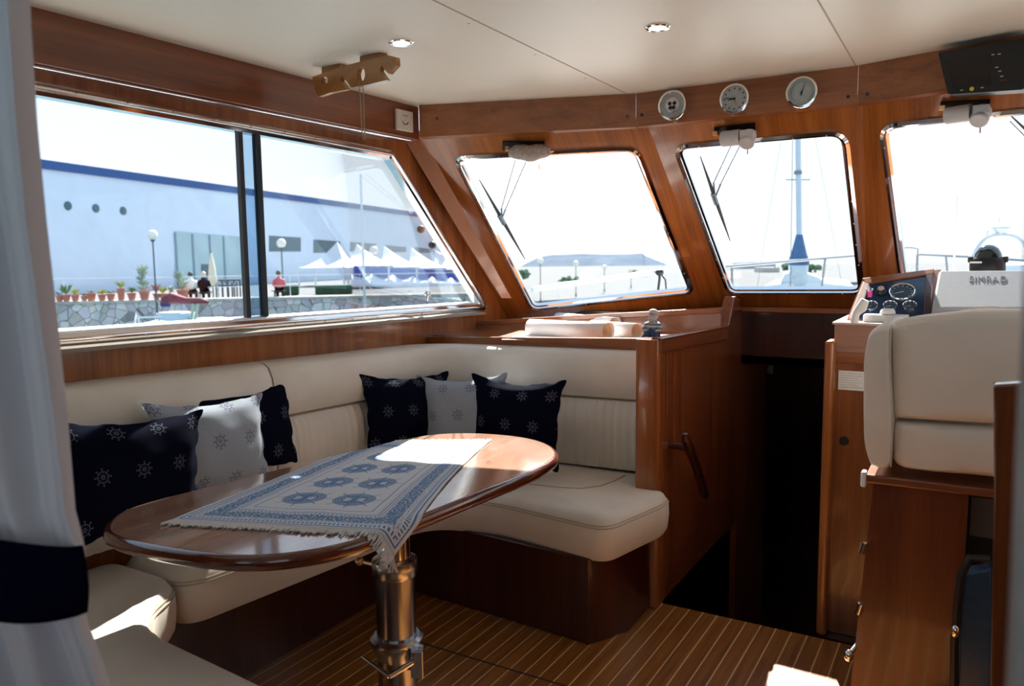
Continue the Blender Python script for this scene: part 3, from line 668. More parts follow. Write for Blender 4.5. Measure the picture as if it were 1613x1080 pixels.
for q in (-1, 1): mb.prism([cc+rr*.045-ff*.05+V((0, 0, -.04)), cc+rr*.078-ff*.05+V((0, 0, -.04)), cc+rr*.078-ff*.05+V((0, 0, .035)), cc+rr*.045-ff*.05+V((0, 0, .035))], ff*.02*q)
mb.build('clamp_ear', SATIN, table, bevel=.003)
mb = MB(); A = cc+rr*.05-ff*.085+V((0, 0, .012)); B = cc-rr*.005-ff*.11+V((0, 0, -.010)); mb.tube([A+ff*.05, A, B], .008, 10); mb.build('clamp_lever', CHROME, table)
mb = MB(); mb.tube([B, cc-rr*.085-ff*.06+V((0, 0, .018))], [.007, .003], 8); mb.build('lever_rod', SATIN, table)
mb = MB(); A = colc+V((0, 0, .49))-rr*.058; mb.tube([A, A-rr*.03+V((0, 0, .008))], .006, 8); mb.ball(A-rr*.036+V((0, 0, .010)), .012); mb.build('clamp_knob', BRASS, table)

# cloth runner draped over the table edge
def sdist(p):
    best = 1e9; bc = None
    n = len(tp); ins = False
    for i in range(n):
        a, b = tp[i], tp[(i+1) % n]; ab = (b-a).to_2d(); ap = (p-a).to_2d(); t = max(0, min(1, ap.dot(ab)/ab.dot(ab))); q = a.to_2d()+ab*t; d = (p.to_2d()-q).length
        if d < best: best = d; bc = q
        if (a.y > p.y) != (b.y > p.y) and p.x < (b.x-a.x)*(p.y-a.y)/(b.y-a.y)+a.x: ins = not ins
    return (-best if ins else best), bc
cA, cT, cR, cF = hz(270, 821, ZT), V((-1.055, 1.315, ZT)), hz(770, 697, ZT), hz(578, 698, ZT)
def drape(p, lift=.0025):
    d, c = sdist(p)
    if d < -.012: return V((p.x, p.y, ZT+lift))
    d2 = d+.012; n = (p.to_2d()-c) if d > 0 else (c-p.to_2d()); n = n.normalized() if n.length > 1e-6 else V((1, 0)); n = V((n.x, n.y, 0))
    edge = V((c.x, c.y, 0))-n*.012; R = .014
    a = min(d2/R, pi/2); x = R*sin(a); z = R*(1-cos(a)); rest = max(0, d2-R*pi/2)
    return edge+n*(x+rest*.12+lift*sin(a))+V((0, 0, ZT+lift*cos(a)-z-rest*.98))
def clothpt(s, t_):
    p = cA*(1-s)*(1-t_)+cT*s*(1-t_)+cR*s*t_+cF*(1-s)*t_
    p = p-V((.018, 0, 0))*s*sin(pi*t_)  # slightly bowed long edge
    return p
NS, NT = 60, 96
P_, U_ = [], []
for i in range(NS+1):
    P_.append([drape(clothpt(i/NS, j/NT))+V((0, 0, .0012*sin(i*.35+j*.21)*sin(j*.13)+.0012)) for j in range(NT+1)]); U_.append([(i/NS*CW, j/NT*CL) for j in range(NT+1)])
t = thing('table_runner', tuple(clothpt(.5, .5)), 'blue and white ship-wheel table runner with fringed ends, one corner hanging over the table edge', 'tablecloth')
MB().grid(P_, U_).build('woven_cloth', CLOTH, t, solid=.0022)
mb = MB(); rnd = random.Random(3)
for end in (0, 1):
    for i in range(190):
        s = i/189; L = (.026+rnd.random()*.012)*(1 if end == 0 else .8); tt = 0 if end == 0 else 1; dv = (clothpt(s, .04)-clothpt(s, 0)) if end == 0 else (clothpt(s, .96)-clothpt(s, 1)); dv = -dv.normalized()
        side_ = V((-dv.y, dv.x, 0))*rnd.uniform(-.006, .006); b0 = clothpt(s, tt)
        pts = [drape(b0+(dv*L+side_)*k, .003+.003*rnd.random()*k) for k in (0, .5, 1)]
        mb.tube(pts, [.0020, .0018, .0024], 4)
# two tassels at the hanging corner
tip = drape(cT)
for dx in (-.022, .0):
    b0 = tip+V((-.004, -.0, .002+.4*abs(dx)))+rr*dx
    for k in range(12): mb.tube([b0, b0+V((rnd.uniform(-.004, .004), rnd.uniform(-.004, .004), -.015)), b0+rr*rnd.uniform(-.013, .013)+V((0, 0, -.040))], [.0035, .0025, .002], 4)
mb.build('fringe', FRINGE, t, kind='stuff')

# ================================================================== HELM
YS = 2.12
S = lambda x, y, d=0: hy(x, y, YS+d)
t = thing('helm_seat_box', V((.04, 2.3, 0)), 'tall mahogany box carrying the cream helm seat', 'seat box')
tl, bl = S(1376, 757), S(1342, 1060); bl = tl+(bl-tl)*((tl.z)/(tl.z-bl.z)); tr_, br_ = S(1527, 770), V((S(1527, 770).x-.015, YS, 0))
mb = MB(); mb.prism([tl, tr_, br_, bl], (0, .45, 0)); mb.build('panel', DARKZ if 0 else wood('seat_box_mahogany', (.07, .015, .005), (.125, .030, .009), (.18, .05, .015), 'Z', .3, 16, .4), t)
mb = MB(); mb.box((tr_.x, YS+.14, 0), (.52, YS+.45, tl.z)); mb.build('recess', BLACK, t)  # black fill stands in for the darkness inside the recess
mb = MB(); a, b = S(1370, 744), S(1613, 760); a.z = b.z = (a.z+.0); mb.box((a.x-.008, YS-.022, a.z-.022), (.52, YS+.47, a.z)); mb.build('top_board', wood('seat_board_mahogany', (.12, .03, .01), (.20, .06, .02), (.27, .09, .03), 'X'), t, bevel=.005)
mb = MB(); a, b = S(1530, 782, .12), S(1562, 848, .12); mb.box((a.x, a.y, b.z), (b.x+.1, a.y+.01, a.z)); mb.build('vent_panel', plain('grey_vent_panel', (.12, .11, .10), .6), t)
for (x, y) in ((1359, 861), (1354, 957)):
    p = S(x, y); MB().tube([p+V((-.002, -.006, -.014)), p+V((.004, -.006, .014))], .0085, 10).build('hinge', CHROME, t)
p = S(1362, 752); MB().box(p+V((-.006, -.03, -.018)), p+V((.006, .0, .022))).build('corner_trim', WHITE, t, bevel=.004)
p = pd(1337, 1032, 2.0)
t2 = thing('door_catch', p, 'small polished steel catch low beside the helm seat box', 'catch')
MB().ball(p, .012, (1, 1, 1.3)).build('knob', CHROME, t2); MB().tube([p, V((S(1345, 1035).x+.004, YS+.02, p.z))], .006, 8).build('stem', SATIN, t2)
# seat
t = thing('captain_chair', V((.05, 2.3, tl.z+.02)), 'cream leather wraparound helm seat seen from behind on its mahogany box', 'chair')
def pad(name, pxs, r, y0, dep, bev, parent, mat=CREAM):
    mb = MB(); q = rpoly([hy(x, y, y0) for x, y in pxs], r, 6); c = sum(q, V())/len(q); rings = []
    for ins, yy in ((.055, 0), (.030, .002), (.012, .012), (.003, .028), (0, .05), (0, dep-.04), (.012, dep-.012), (.05, dep)):
        k = ins*bev; rings.append([p+(c-p).normalized()*min(k, (c-p).length*.9)+V((0, yy*1.0, 0)) for p in q])
    mb.loft(rings); return mb.build(name, mat, parent)
pad('upper_back', [(1398, 510), (1440, 500), (1520, 491.5), (1600, 489), (1672, 492), (1700, 520), (1706, 600), (1702, 682), (1590, 673), (1500, 668), (1404, 661)], [.02, .05, .1, .1, .1, .06, .1, .02, .1, .1, .02], YS-.02, .12, .7, t)
pad('lower_back', [(1403, 664), (1500, 671), (1590, 676), (1700, 684), (1700, 770), (1575, 757), (1500, 750), (1470, 747), (1404, 737)], [.02, .1, .1, .02, .03, .1, .1, .1, .03], YS-.018, .11, .7, t)
pad('side_bolster', [(1357, 640), (1359, 560), (1368, 522), (1388, 513), (1404, 516), (1402, 560), (1408, 650), (1403, 735), (1392, 743), (1371, 738), (1360, 705)], .035, YS-.035, .42, .35, t)
pad('side_bolster', [(1702, 520), (1720, 512), (1745, 530), (1752, 640), (1746, 730), (1715, 748), (1698, 735), (1700, 640)], .03, YS-.035, .42, .35, t)
mb = MB(); a = S(1404, 700); mb.box((a.x, YS+.08, a.z-.02), (.36, YS+.42, a.z+.06)); mb.build('seat_pad', CREAM, t, bevel=.03, seg=4)
mb = MB(); q = [S(1402, 518, -.04), S(1401, 560, -.046), S(1406, 640, -.046), S(1405, 700, -.046), S(1403, 735, -.04)]; mb.tube(q, .002, 5); mb.build('seam', SEAM, t)
p = S(1584, 603, -.03); mb = MB(); mb.tube([p+V((-.025, 0, 0)), p+V((.03, 0, .001))], .003, 6); mb.build('pull_slot', SEAM, t)
# navy folded item standing in the recess
a, b, c_, d = [hy(x, y, 1.98) for x, y in ((1512, 905), (1562, 895), (1562, 1085), (1508, 1085))]; k = a.z/(a.z-c_.z)
c_ = b+(c_-b)*(b.z/(b.z-c_.z)); d = a+(d-a)*(a.z/(a.z-d.z))
t = thing('folded_deck_chair', V((a.x, 1.98, 0)), 'dark blue upright folded panel with steel catch beside the helm seat box', 'folding chair')
MB().prism([a, b, c_, d], (0, .05, 0)).build('panel', BLUEG, t, bevel=.006)
q = [hy(x, y, 1.965) for x, y in ((1560, 880), (1528, 878), (1514, 905), (1508, 960), (1504, 1010), (1503, 1085))]
MB().tube(q, .009, 8).build('frame', BLACK, t); p = hy(1505, 994, 1.955); MB().ball(p, .013, (.7, .8, 1.2)).build('catch', CHROME, t)
# varnished end panel and the grey door jamb next to the camera
pp_ = [hy(x, y, 1.45) for x, y in ((1565, 606), (1660, 600), (1660, 1080), (1580, 1080), (1566, 760))]
pp_[2].z = 0; pp_[3].z = 0; mb = MB(); mb.prism(pp_, (0, .03, 0)); mb.build('locker_end_panel', wood('glossy_end_panel', (.10, .03, .01), (.17, .05, .017), (.23, .075, .03), 'Z', .08, 14, 1), label='glossy varnished mahogany locker end at the right edge beside the helm seat', cat='panel', bevel=.004)
A, B = hy(1612, 500, .45), hy(1588, 1080, .45); dr = (A-B).normalized(); A = B+dr*((1.9-B.z)/dr.z); B = B-dr*(B.z/dr.z)
mb = MB(); mb.prism([A, B, B+V((.028, 0, 0)), A+V((.028, 0, 0))], (0, .03, 0)); mb.build('door_1', plain('grey_door_edge', (.34, .33, .33), .3, .2), kind='structure', bevel=.006)

# helm console
YH = 2.76
H_ = lambda x, y, d=0: hy(x, y, YH+d)
t = thing('helm_console', V((.1, 2.9, 0)), 'mahogany helm console with sloping instrument panel beside the companionway', 'console')
xl = H_(1318, 560).x; z1 = H_(1340, 509).z; z2 = H_(1340, 556).z; z3 = H_(1340, 573).z
mb = MB(); mb.box((xl-.012, YH+.02, z2-.003), (XR-.005, 3.62, z1-.006)); mb.build('upper_body', wood('faded_console_mahogany', (.20, .09, .06), (.30, .15, .10), (.38, .20, .14), 'X', .35, 20, .2), t)
mb = MB(); mb.box((xl-.018, YH+.005, z1-.006), (XR-.005, 3.62, z1+.002)); mb.build('top_edge', plain('pale_top_edge', (.55, .42, .38), .4), t, bevel=.002)  # paler tone along the console top edge
mb = MB(); mb.box((xl-.02, YH+.008, z3), (XR-.005, YH+.05, z2)); mb.build('moulding', WOODX, t, bevel=.005)
mb = MB(); mb.box((xl-.01, YH+.03, 0), (XR-.005, YH+.055, z3)); mb.build('front_panel', wood('console_panel_mahogany', (.14, .035, .01), (.24, .075, .018), (.34, .12, .03), 'Z', .3, 18, .4), t)
mb = MB(); mb.box((xl-.01, YH+.055, 0), (xl+.02, 3.72, z2)); mb.box((xl-.01, 3.0, -.75), (xl+.02, 4.5, 0.0)); mb.build('inboard_panel', DARKZ, t)
A, B = H_(1308, 536), H_(1293, 990)
mb = MB(); xa = H_(1301, 600).x; q = [V((xa-.006, YH-.02, 0)), V((xl-.004, YH-.02, 0)), V((xl-.004, YH+.07, 0)), V((xa-.006, YH+.07, 0))]; mb.prism(rpoly(q, .014, 4), (0, 0, A.z-.0)); mb.build('corner_post', WOODZ, t, bevel=.012, seg=4)
lab = MB(); a, b = H_(1321, 583, .028), H_(1362, 616, .028); lab.box((a.x, a.y, b.z), (b.x, a.y+.003, a.z)); lo_ = lab.build('notice_label', WHITE, t)
lab = MB(); n = 7
for i in range(n):
    z = a.z-(a.z-b.z)*(i+1.2)/(n+1.4); lab.box((a.x+.006, a.y-.0006, z), (b.x-.008-(.012 if i % 3 == 2 else 0), a.y, z+.0012))
lab.build('print_lines', plain('faint_print', (.35, .36, .36), .6), lo_)
p = H_(1330, 694, .03); MB().lathe([(.013, -.006), (.015, -.004), (.015, .0), (.009, .001)], p, (0, 1, 0), 20).build('socket', BLACK, t)
# sloping instrument panel
PI_, NI = V((0, YH+.10, z1+.004)), V((0, -.62, .78)).normalized()
I = lambda x, y, o=0: pl(x, y, PI_+NI*o, NI)
ex = V((1, 0, 0)); ey = NI.cross(ex).normalized()
def mbq(pxs, th, name, mat, parent, o=0, bev=.003, r=0):
    q = [I(x, y, o) for x, y in pxs]
    if r: q = rpoly(q, r, 4)
    m = MB(); m.prism(q, NI*th); return m.build(name, mat, parent, bevel=bev)
q = [(1333, 506), (1358, 442), (1482, 424), (1470, 506)]
body = [I(x, y, 0) for x, y in q]
mb = MB(); mb.prism(body, V((0, .16, -.02))); mb.build('panel_body', WOODX, t)
mbq([(1337, 504), (1360, 446), (1370, 450), (1352, 504)], .010, 'panel_side_frame', plain('sunlit_pale_rail', (.50, .36, .32), .35), t)  # pale colour carries the sunlight on the left frame
mbq([(1358, 441), (1472, 426), (1470, 434), (1364, 450)], .010, 'panel_top_frame', WOODX, t)
mbq([(1458, 436), (1470, 434), (1466, 500), (1455, 500)], .010, 'panel_side_frame', DARKZ, t)
mbq([(1351, 502), (1367, 450), (1459, 437), (1456, 502)], .004, 'instrument_face', plain('blue_black_panel', (.012, .045, .10), .12, 0, .05), t, bev=0)
def dial(x, y, rx, label_, big=False, face=(.02, .06, .10)):
    c = I(x, y, .004); r = (I(x+rx, y)-I(x-rx, y)).length/2
    g = thing('gauge', c, label_, 'gauge', 'gauges on the helm panel')
    MB().lathe([(r, 0), (r, .006), (r*.94, .010), (r*.86, .008), (r*.85, .003), (r*.85, 0)], c, NI, 32).build('bezel', CHROME, g)
    MB().lathe([(r*.86, .0005), (r*.86, .003)], c, NI, 28).build('dial_face', plain('dark_dial', face, .3), g)
    m = MB()
    for k in range(11 if big else 7):
        an = radians(-40+260*k/(10 if big else 6)); d = ex*cos(an)+ey*sin(an); w = ex*-sin(an)+ey*cos(an)
        m.prism([c+NI*.0032+d*r*.66-w*r*.02, c+NI*.0032+d*r*.8-w*r*.02, c+NI*.0032+d*r*.8+w*r*.02, c+NI*.0032+d*r*.66+w*r*.02], NI*.0006)
    m.build('scale_marks', WHITE, g)
    d = (ex*-.9+ey*-.35).normalized(); m = MB(); m.tube([c+NI*.005-d*r*.1, c+NI*.005+d*r*.62], [r*.035, r*.015], 6); m.build('needle', WHITE, g)
dial(1421, 461, 22, 'largest round gauge on the helm panel, a dark dial in a steel ring', True)
dial(1372, 483, 11.5, 'small round helm gauge, lower left below the key')
dial(1402, 483, 12, 'small round helm gauge behind the white plastic box')
dial(1433, 483, 12, 'small round helm gauge, rightmost of the lower row')
p = I(1370, 459, .004)
g = thing('ignition_key', p, 'ignition key hanging with a magenta tag on the helm panel', 'key')
MB().lathe([(.012, 0), (.012, .008), (.007, .009), (.006, .016)], p, NI, 16).build('lock', CHROME, g); m = MB(); m.tube([p+NI*.015, p+NI*.03+V((0, -.004, -.006)), p+NI*.025+V((.002, -.008, -.02))], .003, 6); m.build('ring', CHROME, g)
m = MB(); p2 = p+NI*.022+V((.003, -.006, -.022)); m.box(p2+V((-.008, -.004, -.016)), p2+V((.008, .003, .010))); m.build('tag', PINK, g, bevel=.003)
p = I(1388, 461, .004); g = thing('push_button', p, 'black push button with pale centre between the key and the largest gauge', 'button')
MB().lathe([(.017, 0), (.017, .006), (.012, .012), (.011, .020)], p, NI, 18).build('base', BLACK, g); MB().lathe([(.011, .0195), (.010, .023), (.004, .024)], p, NI, 18).build('cap', plain('pale_button', (.6, .45, .45), .4), g)
# white control box and lever on the console top edge
z_ = z1+.002; a, b = hz(1359, 507, z_), hz(1432, 507, z_)
g = thing('control_box', V(((a.x+b.x)/2, a.y, z_)), 'low white plastic control box with a round knob on the console edge', 'control box')
m = MB(); m.box((a.x, a.y, z_), (b.x, a.y+.05, z_+.025)); m.build('housing', GREYP, g, bevel=.003)
cxx = hy(1398, 490, a.y+.02); MB().lathe([(.018, .024), (.024, .028), (.022, .038), (.016, .044)], (cxx.x, a.y+.026, z_), seg=22).build('knob', WHITE, g)
a = hz(1346, 508, z_); g = thing('throttle_lever', a, 'white throttle lever at the left end of the helm panel', 'lever')
top = hy(1361, 474, a.y); MB().tube([a+V((0, 0, 0)), lerp(a, top, .45)+V((-.008, 0, 0)), lerp(a, top, .8)], [.013, .011, .011], 10).build('arm', WHITE, g)
m = MB(); q0 = lerp(a, top, .62); m.tube([q0+V((-.012, 0, -.012)), q0+V((.002, 0, .004)), top+V((.004, 0, .004))], [.012, .017, .013], 12); m.build('grip', WHITE, g)
# white instrument cover with its lettering
g = thing('instrument_cover', I(1540, 486, .004), 'grey-white sloping plastic instrument cover with raised maker lettering', 'cover')
q = rpoly([I(1468, 487, .045), I(1479, 428, .045), I(1660, 427, .045), I(1660, 487, .045)], .008, 3)
m = MB(); cq = sum(q, V())/len(q); m.loft([[p-NI*.04+(p-cq)*.03 for p in q], [p-NI*.01+(p-cq)*.01 for p in q], q, [p+NI*.006+(cq-p)*.03 for p in q]]); m.build('shell', plain('cover_plastic', (.35, .37, .40), .4, 0, .03), g, bevel=.002)
q = [I(1472, 491, .0), I(1660, 491, .0), I(1660, 484, .0), I(1472, 484, .0)]; m = MB(); m.prism(q, NI*.038); m.build('shadow_strip', BLACK, g)  # black strip standing in for the shadow below the cover
def text(body_, w_, h_, loc, ax, ay, mat, name, parent, depth=.0015):
    cu = bpy.data.curves.new(name, 'FONT'); cu.body = body_; cu.size = 1; cu.extrude = depth; cu.align_x = 'CENTER'; cu.align_y = 'CENTER'; cu.space_character = 1.12; cu.offset = 0
    ob = bpy.data.objects.new('tmp', cu); COL.objects.link(ob); dg = bpy.context.evaluated_depsgraph_get(); me = bpy.data.meshes.new_from_object(ob.evaluated_get(dg)); bpy.data.objects.remove(ob)
    xs = [v.co.x for v in me.vertices]; ys = [v.co.y for v in me.vertices]; kx = w_/(max(xs)-min(xs)); ky = h_/(max(ys)-min(ys)); mx, my = (max(xs)+min(xs))/2, (max(ys)+min(ys))/2
    for v in me.vertices: v.co.x = (v.co.x-mx)*kx; v.co.y = (v.co.y-my)*ky
    ax, ay = V(ax).normalized(), V(ay).normalized(); az = ax.cross(ay)
    me.transform(Matrix(((ax.x, ay.x, az.x, loc[0]), (ax.y, ay.y, az.y, loc[1]), (ax.z, ay.z, az.z, loc[2]), (0, 0, 0, 1))))
    me.transform(Matrix.Translation(-wloc(parent))); me.materials.clear(); me.materials.append(mat)
    o = bpy.data.objects.new(name, me); COL.objects.link(o); o.parent = parent; return o
wtx = (I(1584, 439)-I(1527, 439)).length
text('SIMRAD', wtx, (I(1556, 443)-I(1556, 434.5)).length, I(1556, 439, .0515), ex, ey, plain('raised_grey_letters', (.20, .21, .24), .4), 'lettering', g, .0006)
# compass
cz = z1+.14; cb = hy(1555, 427, 3.15)
g = thing('steering_compass', V((cb.x, cb.y, cb.z-.04)), 'black domed steering compass standing behind the instrument cover', 'compass')
w = (hy(1586, 427, 3.15)-hy(1525, 427, 3.15)).length/2; c0 = V((cb.x, cb.y, 0))
MB().lathe([(w*.9, cb.z-.06), (w*.95, cb.z), (w*.95, cb.z+.038), (w*.85, cb.z+.046)], c0, seg=32).build('base', BLACK, g)
m = MB(); m.lathe([(w*.78, cb.z+.04), (w*.72, cb.z+.06), (w*.55, cb.z+.078), (w*.3, cb.z+.088), (0, cb.z+.091)], c0, seg=32); m.build('dome', plain('dark_smoked_dome', (.004, .02, .025), .08, 0, .05, 10, 1), g)
m = MB(); 
for s_ in (-1, 1): MB().box((cb.x+s_*w*.9-.008, cb.y-.02, cb.z+.03), (cb.x+s_*w*.9+.008, cb.y+.02, cb.z+.05)).build('bracket', BLACK, g, bevel=.003)
m = MB(); m.box((cb.x-w*.93, cb.y-w*.97, cb.z+.028), (cb.x-w*.3, cb.y-w*.9, cb.z+.034)); m.build('light_strip', WHITE, g)
# pedestal ledge under compass
MB().box((hy(1500, 430, 3.05).x, 3.05, z1), (XR-.01, 3.32, cb.z-.04)).build('rear_ledge', WOODX, None, label='dark wooden ledge behind the instrument cover carrying the compass', cat='ledge')
# steering wheel, its rim top showing over the seat back
wc = hy(1557, 560, 2.62); R = hy(1557, 488, 2.62).z-wc.z; m = MB()
g = thing('ship_wheel', wc, 'steel-rimmed steering wheel whose top arc shows over the helm seat back', 'steering wheel')
wn_ = V((0, -.92, .4)).normalized(); wa = V((1, 0, 0)); wb_ = wn_.cross(wa).normalized(); R = R/abs(wb_.z)
m.tube([wc+wa*(R*1.2*cos(a))+wb_*(R*sin(a)) for a in [2*pi*i/40 for i in range(41)]], .008, 8, False); m.build('rim', CHROME, g)
m = MB()
for i in range(3): a = 2*pi*i/3+pi/2; m.tube([wc, wc+wa*(R*1.2*cos(a))+wb_*(R*sin(a))], .007, 6)
m.build('spokes', SATIN, g); MB().lathe([(.035, 0), (.035, .02), (.02, .03)], wc, wn_, 20).build('hub', BLACK, g)
MB().tube([wc, wc-wn_*.12], .015, 10).build('shaft', BLACK, g)
m = MB(); p = hy(1556, 492, 2.74); m.box((p.x-.07, p.y-.012, p.z-.05), (p.x+.07, p.y+.008, p.z+.006)); m.build('pad', RED, None, label='dark red flat object behind the steering wheel rim', cat='panel', bevel=.004) if 0 else m.bm.free()

# ================================================================== FITTINGS OVERHEAD
for (x, y, lab) in ((632, 66, 'round recessed ceiling light above the settee side, next to the wooden rod rack'), (1036, 42, 'round recessed ceiling light nearer the windscreen clocks')):
    p = hz(x, y, ZC); g = thing('ceiling_light', p, lab, 'light', 'recessed ceiling lights'); rr_ = (hz(x+20, y, ZC)-hz(x-20, y, ZC)).length/2
    MB().lathe([(rr_, 0), (rr_, -.003), (rr_*.9, -.006), (rr_*.72, -.005), (rr_*.68, 0)], p, (0, 0, 1), 30).build('ring', CHROME, g)
    MB().lathe([(rr_*.66, -.0015), (rr_*.66, -.004)], p, (0, 0, 1), 24).build('lens', LAMPM, g)
# gauges on the header
HF = 2.9995
def wallclock(x, y, rx, name, label_, kind):
    c = hy(x, y, HF); ax = V((0, -1, 0)); r = (hy(x+rx, y, HF)-hy(x-rx, y, HF)).length/2
    g = thing(name, c, label_, 'clock' if kind == 1 else 'instrument', 'round steel instruments on the header')
    MB().lathe([(r*.88, 0), (r*.88, .020), (r*.92, .024), (r, .028), (r*1.02, .036), (r*.98, .042), (r*.86, .043), (r*.82, .038), (r*.82, 0.02)], c, ax, 40).build('case', CHROME, g)
    f = MB().lathe([(r*.83, .030), (r*.83, .036)], c, ax, 32).build('dial_face', plain('dial_%d' % kind, ((.60, .55, .50), (.66, .62, .56), (.66, .68, .62))[kind], .4), g)
    q = c+ax*.0365; X, Z = V((1, 0, 0)), V((0, 0, 1)); m = MB()
    if kind == 0:
        m2 = MB(); m2.lathe([(r*.5, 0.0), (r*.5, .002), (r*.42, .003)], q, ax, 28); m2.build('inner_plate', SATIN, g)
        for a in (35, 145, 235, 305): d = X*cos(radians(a))+Z*sin(radians(a)); m.lathe([(r*.13, 0), (r*.13, .0015)], q+d*r*.20+ax*.0025, ax, 14)
        m.build('keyholes', BLACK, g)
    else:
        for k in range(12 if kind == 1 else 28):
            an = 2*pi*k/12 if kind == 1 else radians(-50+280*k/27); d = X*cos(an)+Z*sin(an); w_ = X*-sin(an)+Z*cos(an); h_ = .05 if kind == 1 else .018
            m.prism([q+d*r*.62-w_*r*h_, q+d*r*.74-w_*r*h_, q+d*r*.74+w_*r*h_, q+d*r*.62+w_*r*h_], ax*.0006)
        m.build('scale_marks', plain('dial_print', (.12, .10, .09) if kind == 1 else (.25, .3, .25), .5), g)
        if kind == 1:
            m = MB(); 
            for a, l, w_ in ((172, .62, .05), (188, .42, .06)): d = X*cos(radians(a))+Z*sin(radians(a)); m.tube([q+ax*.002, q+ax*.002+d*r*l], r*w_*.6, 5)
            m.ball(q+ax*.002, r*.09); m.build('hands', BLACK, g); m = MB(); m.tube([q+ax*.003, q+ax*.003+(X*.3-Z*.9)*r*.5], r*.02, 5); m.ball(q+ax*.003, r*.06); m.build('second_hand', RED, g)
        else:
            m = MB(); m.tube([q+ax*.002-(X*.2+Z)*r*.2, q+ax*.002+(X*.35+Z)*r*.55], [r*.04, r*.015], 5); m.ball(q+ax*.002, r*.06); m.build('needle', BLACK, g)
    MB().lathe([(r*.82, .0375), (r*.82, .0385)], c, ax, 32).build('front_glass', GLASS, g)
wallclock(1064, 168, 22, 'vent_instrument', 'leftmost round steel instrument on the header, with small black ovals on its face', 0)
wallclock(1161, 158, 23, 'ship_clock', 'middle round steel clock with black hands on the header', 1)
wallclock(1266, 148, 25, 'barometer', 'rightmost round steel barometer with thin needle on the header', 2)
# black plotter under the ceiling at the right
hd2 = (hp[3]-hp[2]).normalized(); hn = V((-hd2.y, hd2.x, 0))
Q = lambda x, y, o=0: pl(x, y, hp[2]-hn*(.075+o), hn)
q = [Q(1490, 149), Q(1620, 139), Q(1620, 66), Q(1478, 84)]; q.insert(0, Q(1482, 110)); e_ = (Q(1700, 130)-Q(1620, 136))
g = thing('chart_plotter', Q(1550, 145), 'black boxy chart display with a small yellow button, mounted on the header at the right', 'display')
m = MB(); m.prism(rpoly([Q(1493, 149), Q(1613, 141), Q(1613, 60), Q(1477, 82)], .008, 3), hn*.07); m.build('housing', BLACK, g, bevel=.004)
m = MB(); m.prism([Q(1502, 138, .001), Q(1560, 134, .001), Q(1560, 85, .001), Q(1492, 94, .001)], hn*.002); m.build('screen', plain('dark_screen', (.004, .004, .006), .08), g)
m = MB(); m.lathe([(.006, 0), (.006, .003)], Q(1531, 140, .0), -hn, 14); m.build('yellow_button', YEL, g)
m = MB()
for x, y in ((1570, 106), (1575, 112), (1578, 120), (1564, 86), (1574, 85), (1515, 142), (1547, 138)): MB().box(Q(x, y, .002)-V((.004, .001, .0015)), Q(x, y, .002)+V((.004, .001, .0015))).build('key_mark', SEAM, g);
m.bm.free(); m = MB(); m.box(Q(1578, 126, .002)-V((.006, .001, .0015)), Q(1586, 126, .002)+V((.0, .001, .0015))); m.build('red_mark', RED, g)
# clinometer on the side beam
XB = -2.084; q = [hx(x, y, XB) for x, y in ((621, 171), (647, 177), (648, 209), (622, 204))]
g = thing('clinometer', q[3], 'small white square clinometer with curved scale on the side beam near the corner', 'instrument')
m = MB(); m.prism(q, (.012, 0, 0)); m.build('plate', plain('ivory_plate', (.66, .60, .54), .35), g, bevel=.003)
cq = sum(q, V())/4+V((.0125, 0, .006)); m = MB(); m.tube([cq+V((0, .022*sin(a), -.022*cos(a))) for a in [radians(d) for d in range(-60, 61, 12)]], .0022, 6); m.build('curved_tube', plain('dark_scale', (.10, .09, .08), .4), g)
m = MB()
for k in range(5): m.box(cq+V((0, -.016+k*.007, .012)), cq+V((.001, -.013+k*.007, .016)))
m.build('print_marks', plain('dark_scale_print', (.15, .13, .12), .5), g)

# rod rack: notched board across the boat carried by two blocks
k0, k1 = hz(492, 132, 1.90), hz(624, 92, 1.90); rd = (k1-k0); rd.z = 0; L_ = rd.length; rd.normalize(); rn = V((-rd.y, rd.x, 0))
g = thing('rod_rack', (k0+k1)/2, 'notched wooden rod rack with round holes under the ceiling', 'rack')
RK = lambda x, y, o=0: pl(x, y, k0-rn*o, rn)
outer = [RK(*p) for p in ((492, 121), (541, 104), (586, 92), (612, 87), (623, 90), (624, 103), (612, 116), (608, 112), (601, 103), (598, 111), (603, 119), (609, 126), (572, 135), (553, 138), (546, 128), (538, 119), (536, 127), (541, 133), (546, 141), (520, 146), (502, 152), (496, 142))]
def circ(x, y, rx, ry, n=16): return [RK(x+rx*cos(2*pi*i/n), y+ry*sin(2*pi*i/n)) for i in range(n)]
holed(outer, [circ(568.5, 117, 6.5, 11.5), circ(511, 127, 5.5, 6.5)], rn*.016).build('notched_board', OAK, g, smooth=False)
for (x0_, y0_, x1_, y1_) in ((506, 105, 535, 118), (566, 88, 598, 101)):
    a, b = hz(x0_, y1_, 1.925), hz(x1_, y1_-6, 1.925); m = MB(); n2 = V((0, 0, ZC-1.925)); w2 = rn*.035; m.prism([a, b, b+w2, a+w2], n2); m.build('ceiling_block', OAK, g, bevel=.004)
    
p0 = RK(566, 129); p1 = RK(573, 134); lo = RK(573, 224); 
m = MB(); m.tube([RK(565, 128, .004), RK(568, 160, .004), RK(570, 205, .004), RK(573, 222, .004), RK(575, 218, .004), RK(574, 200, .004), RK(573, 160, .004), RK(572, 136, .004)], .0016, 6); m.build('hanging_cord', CORD, label='thin green cord looped down from the rod rack', cat='cord')

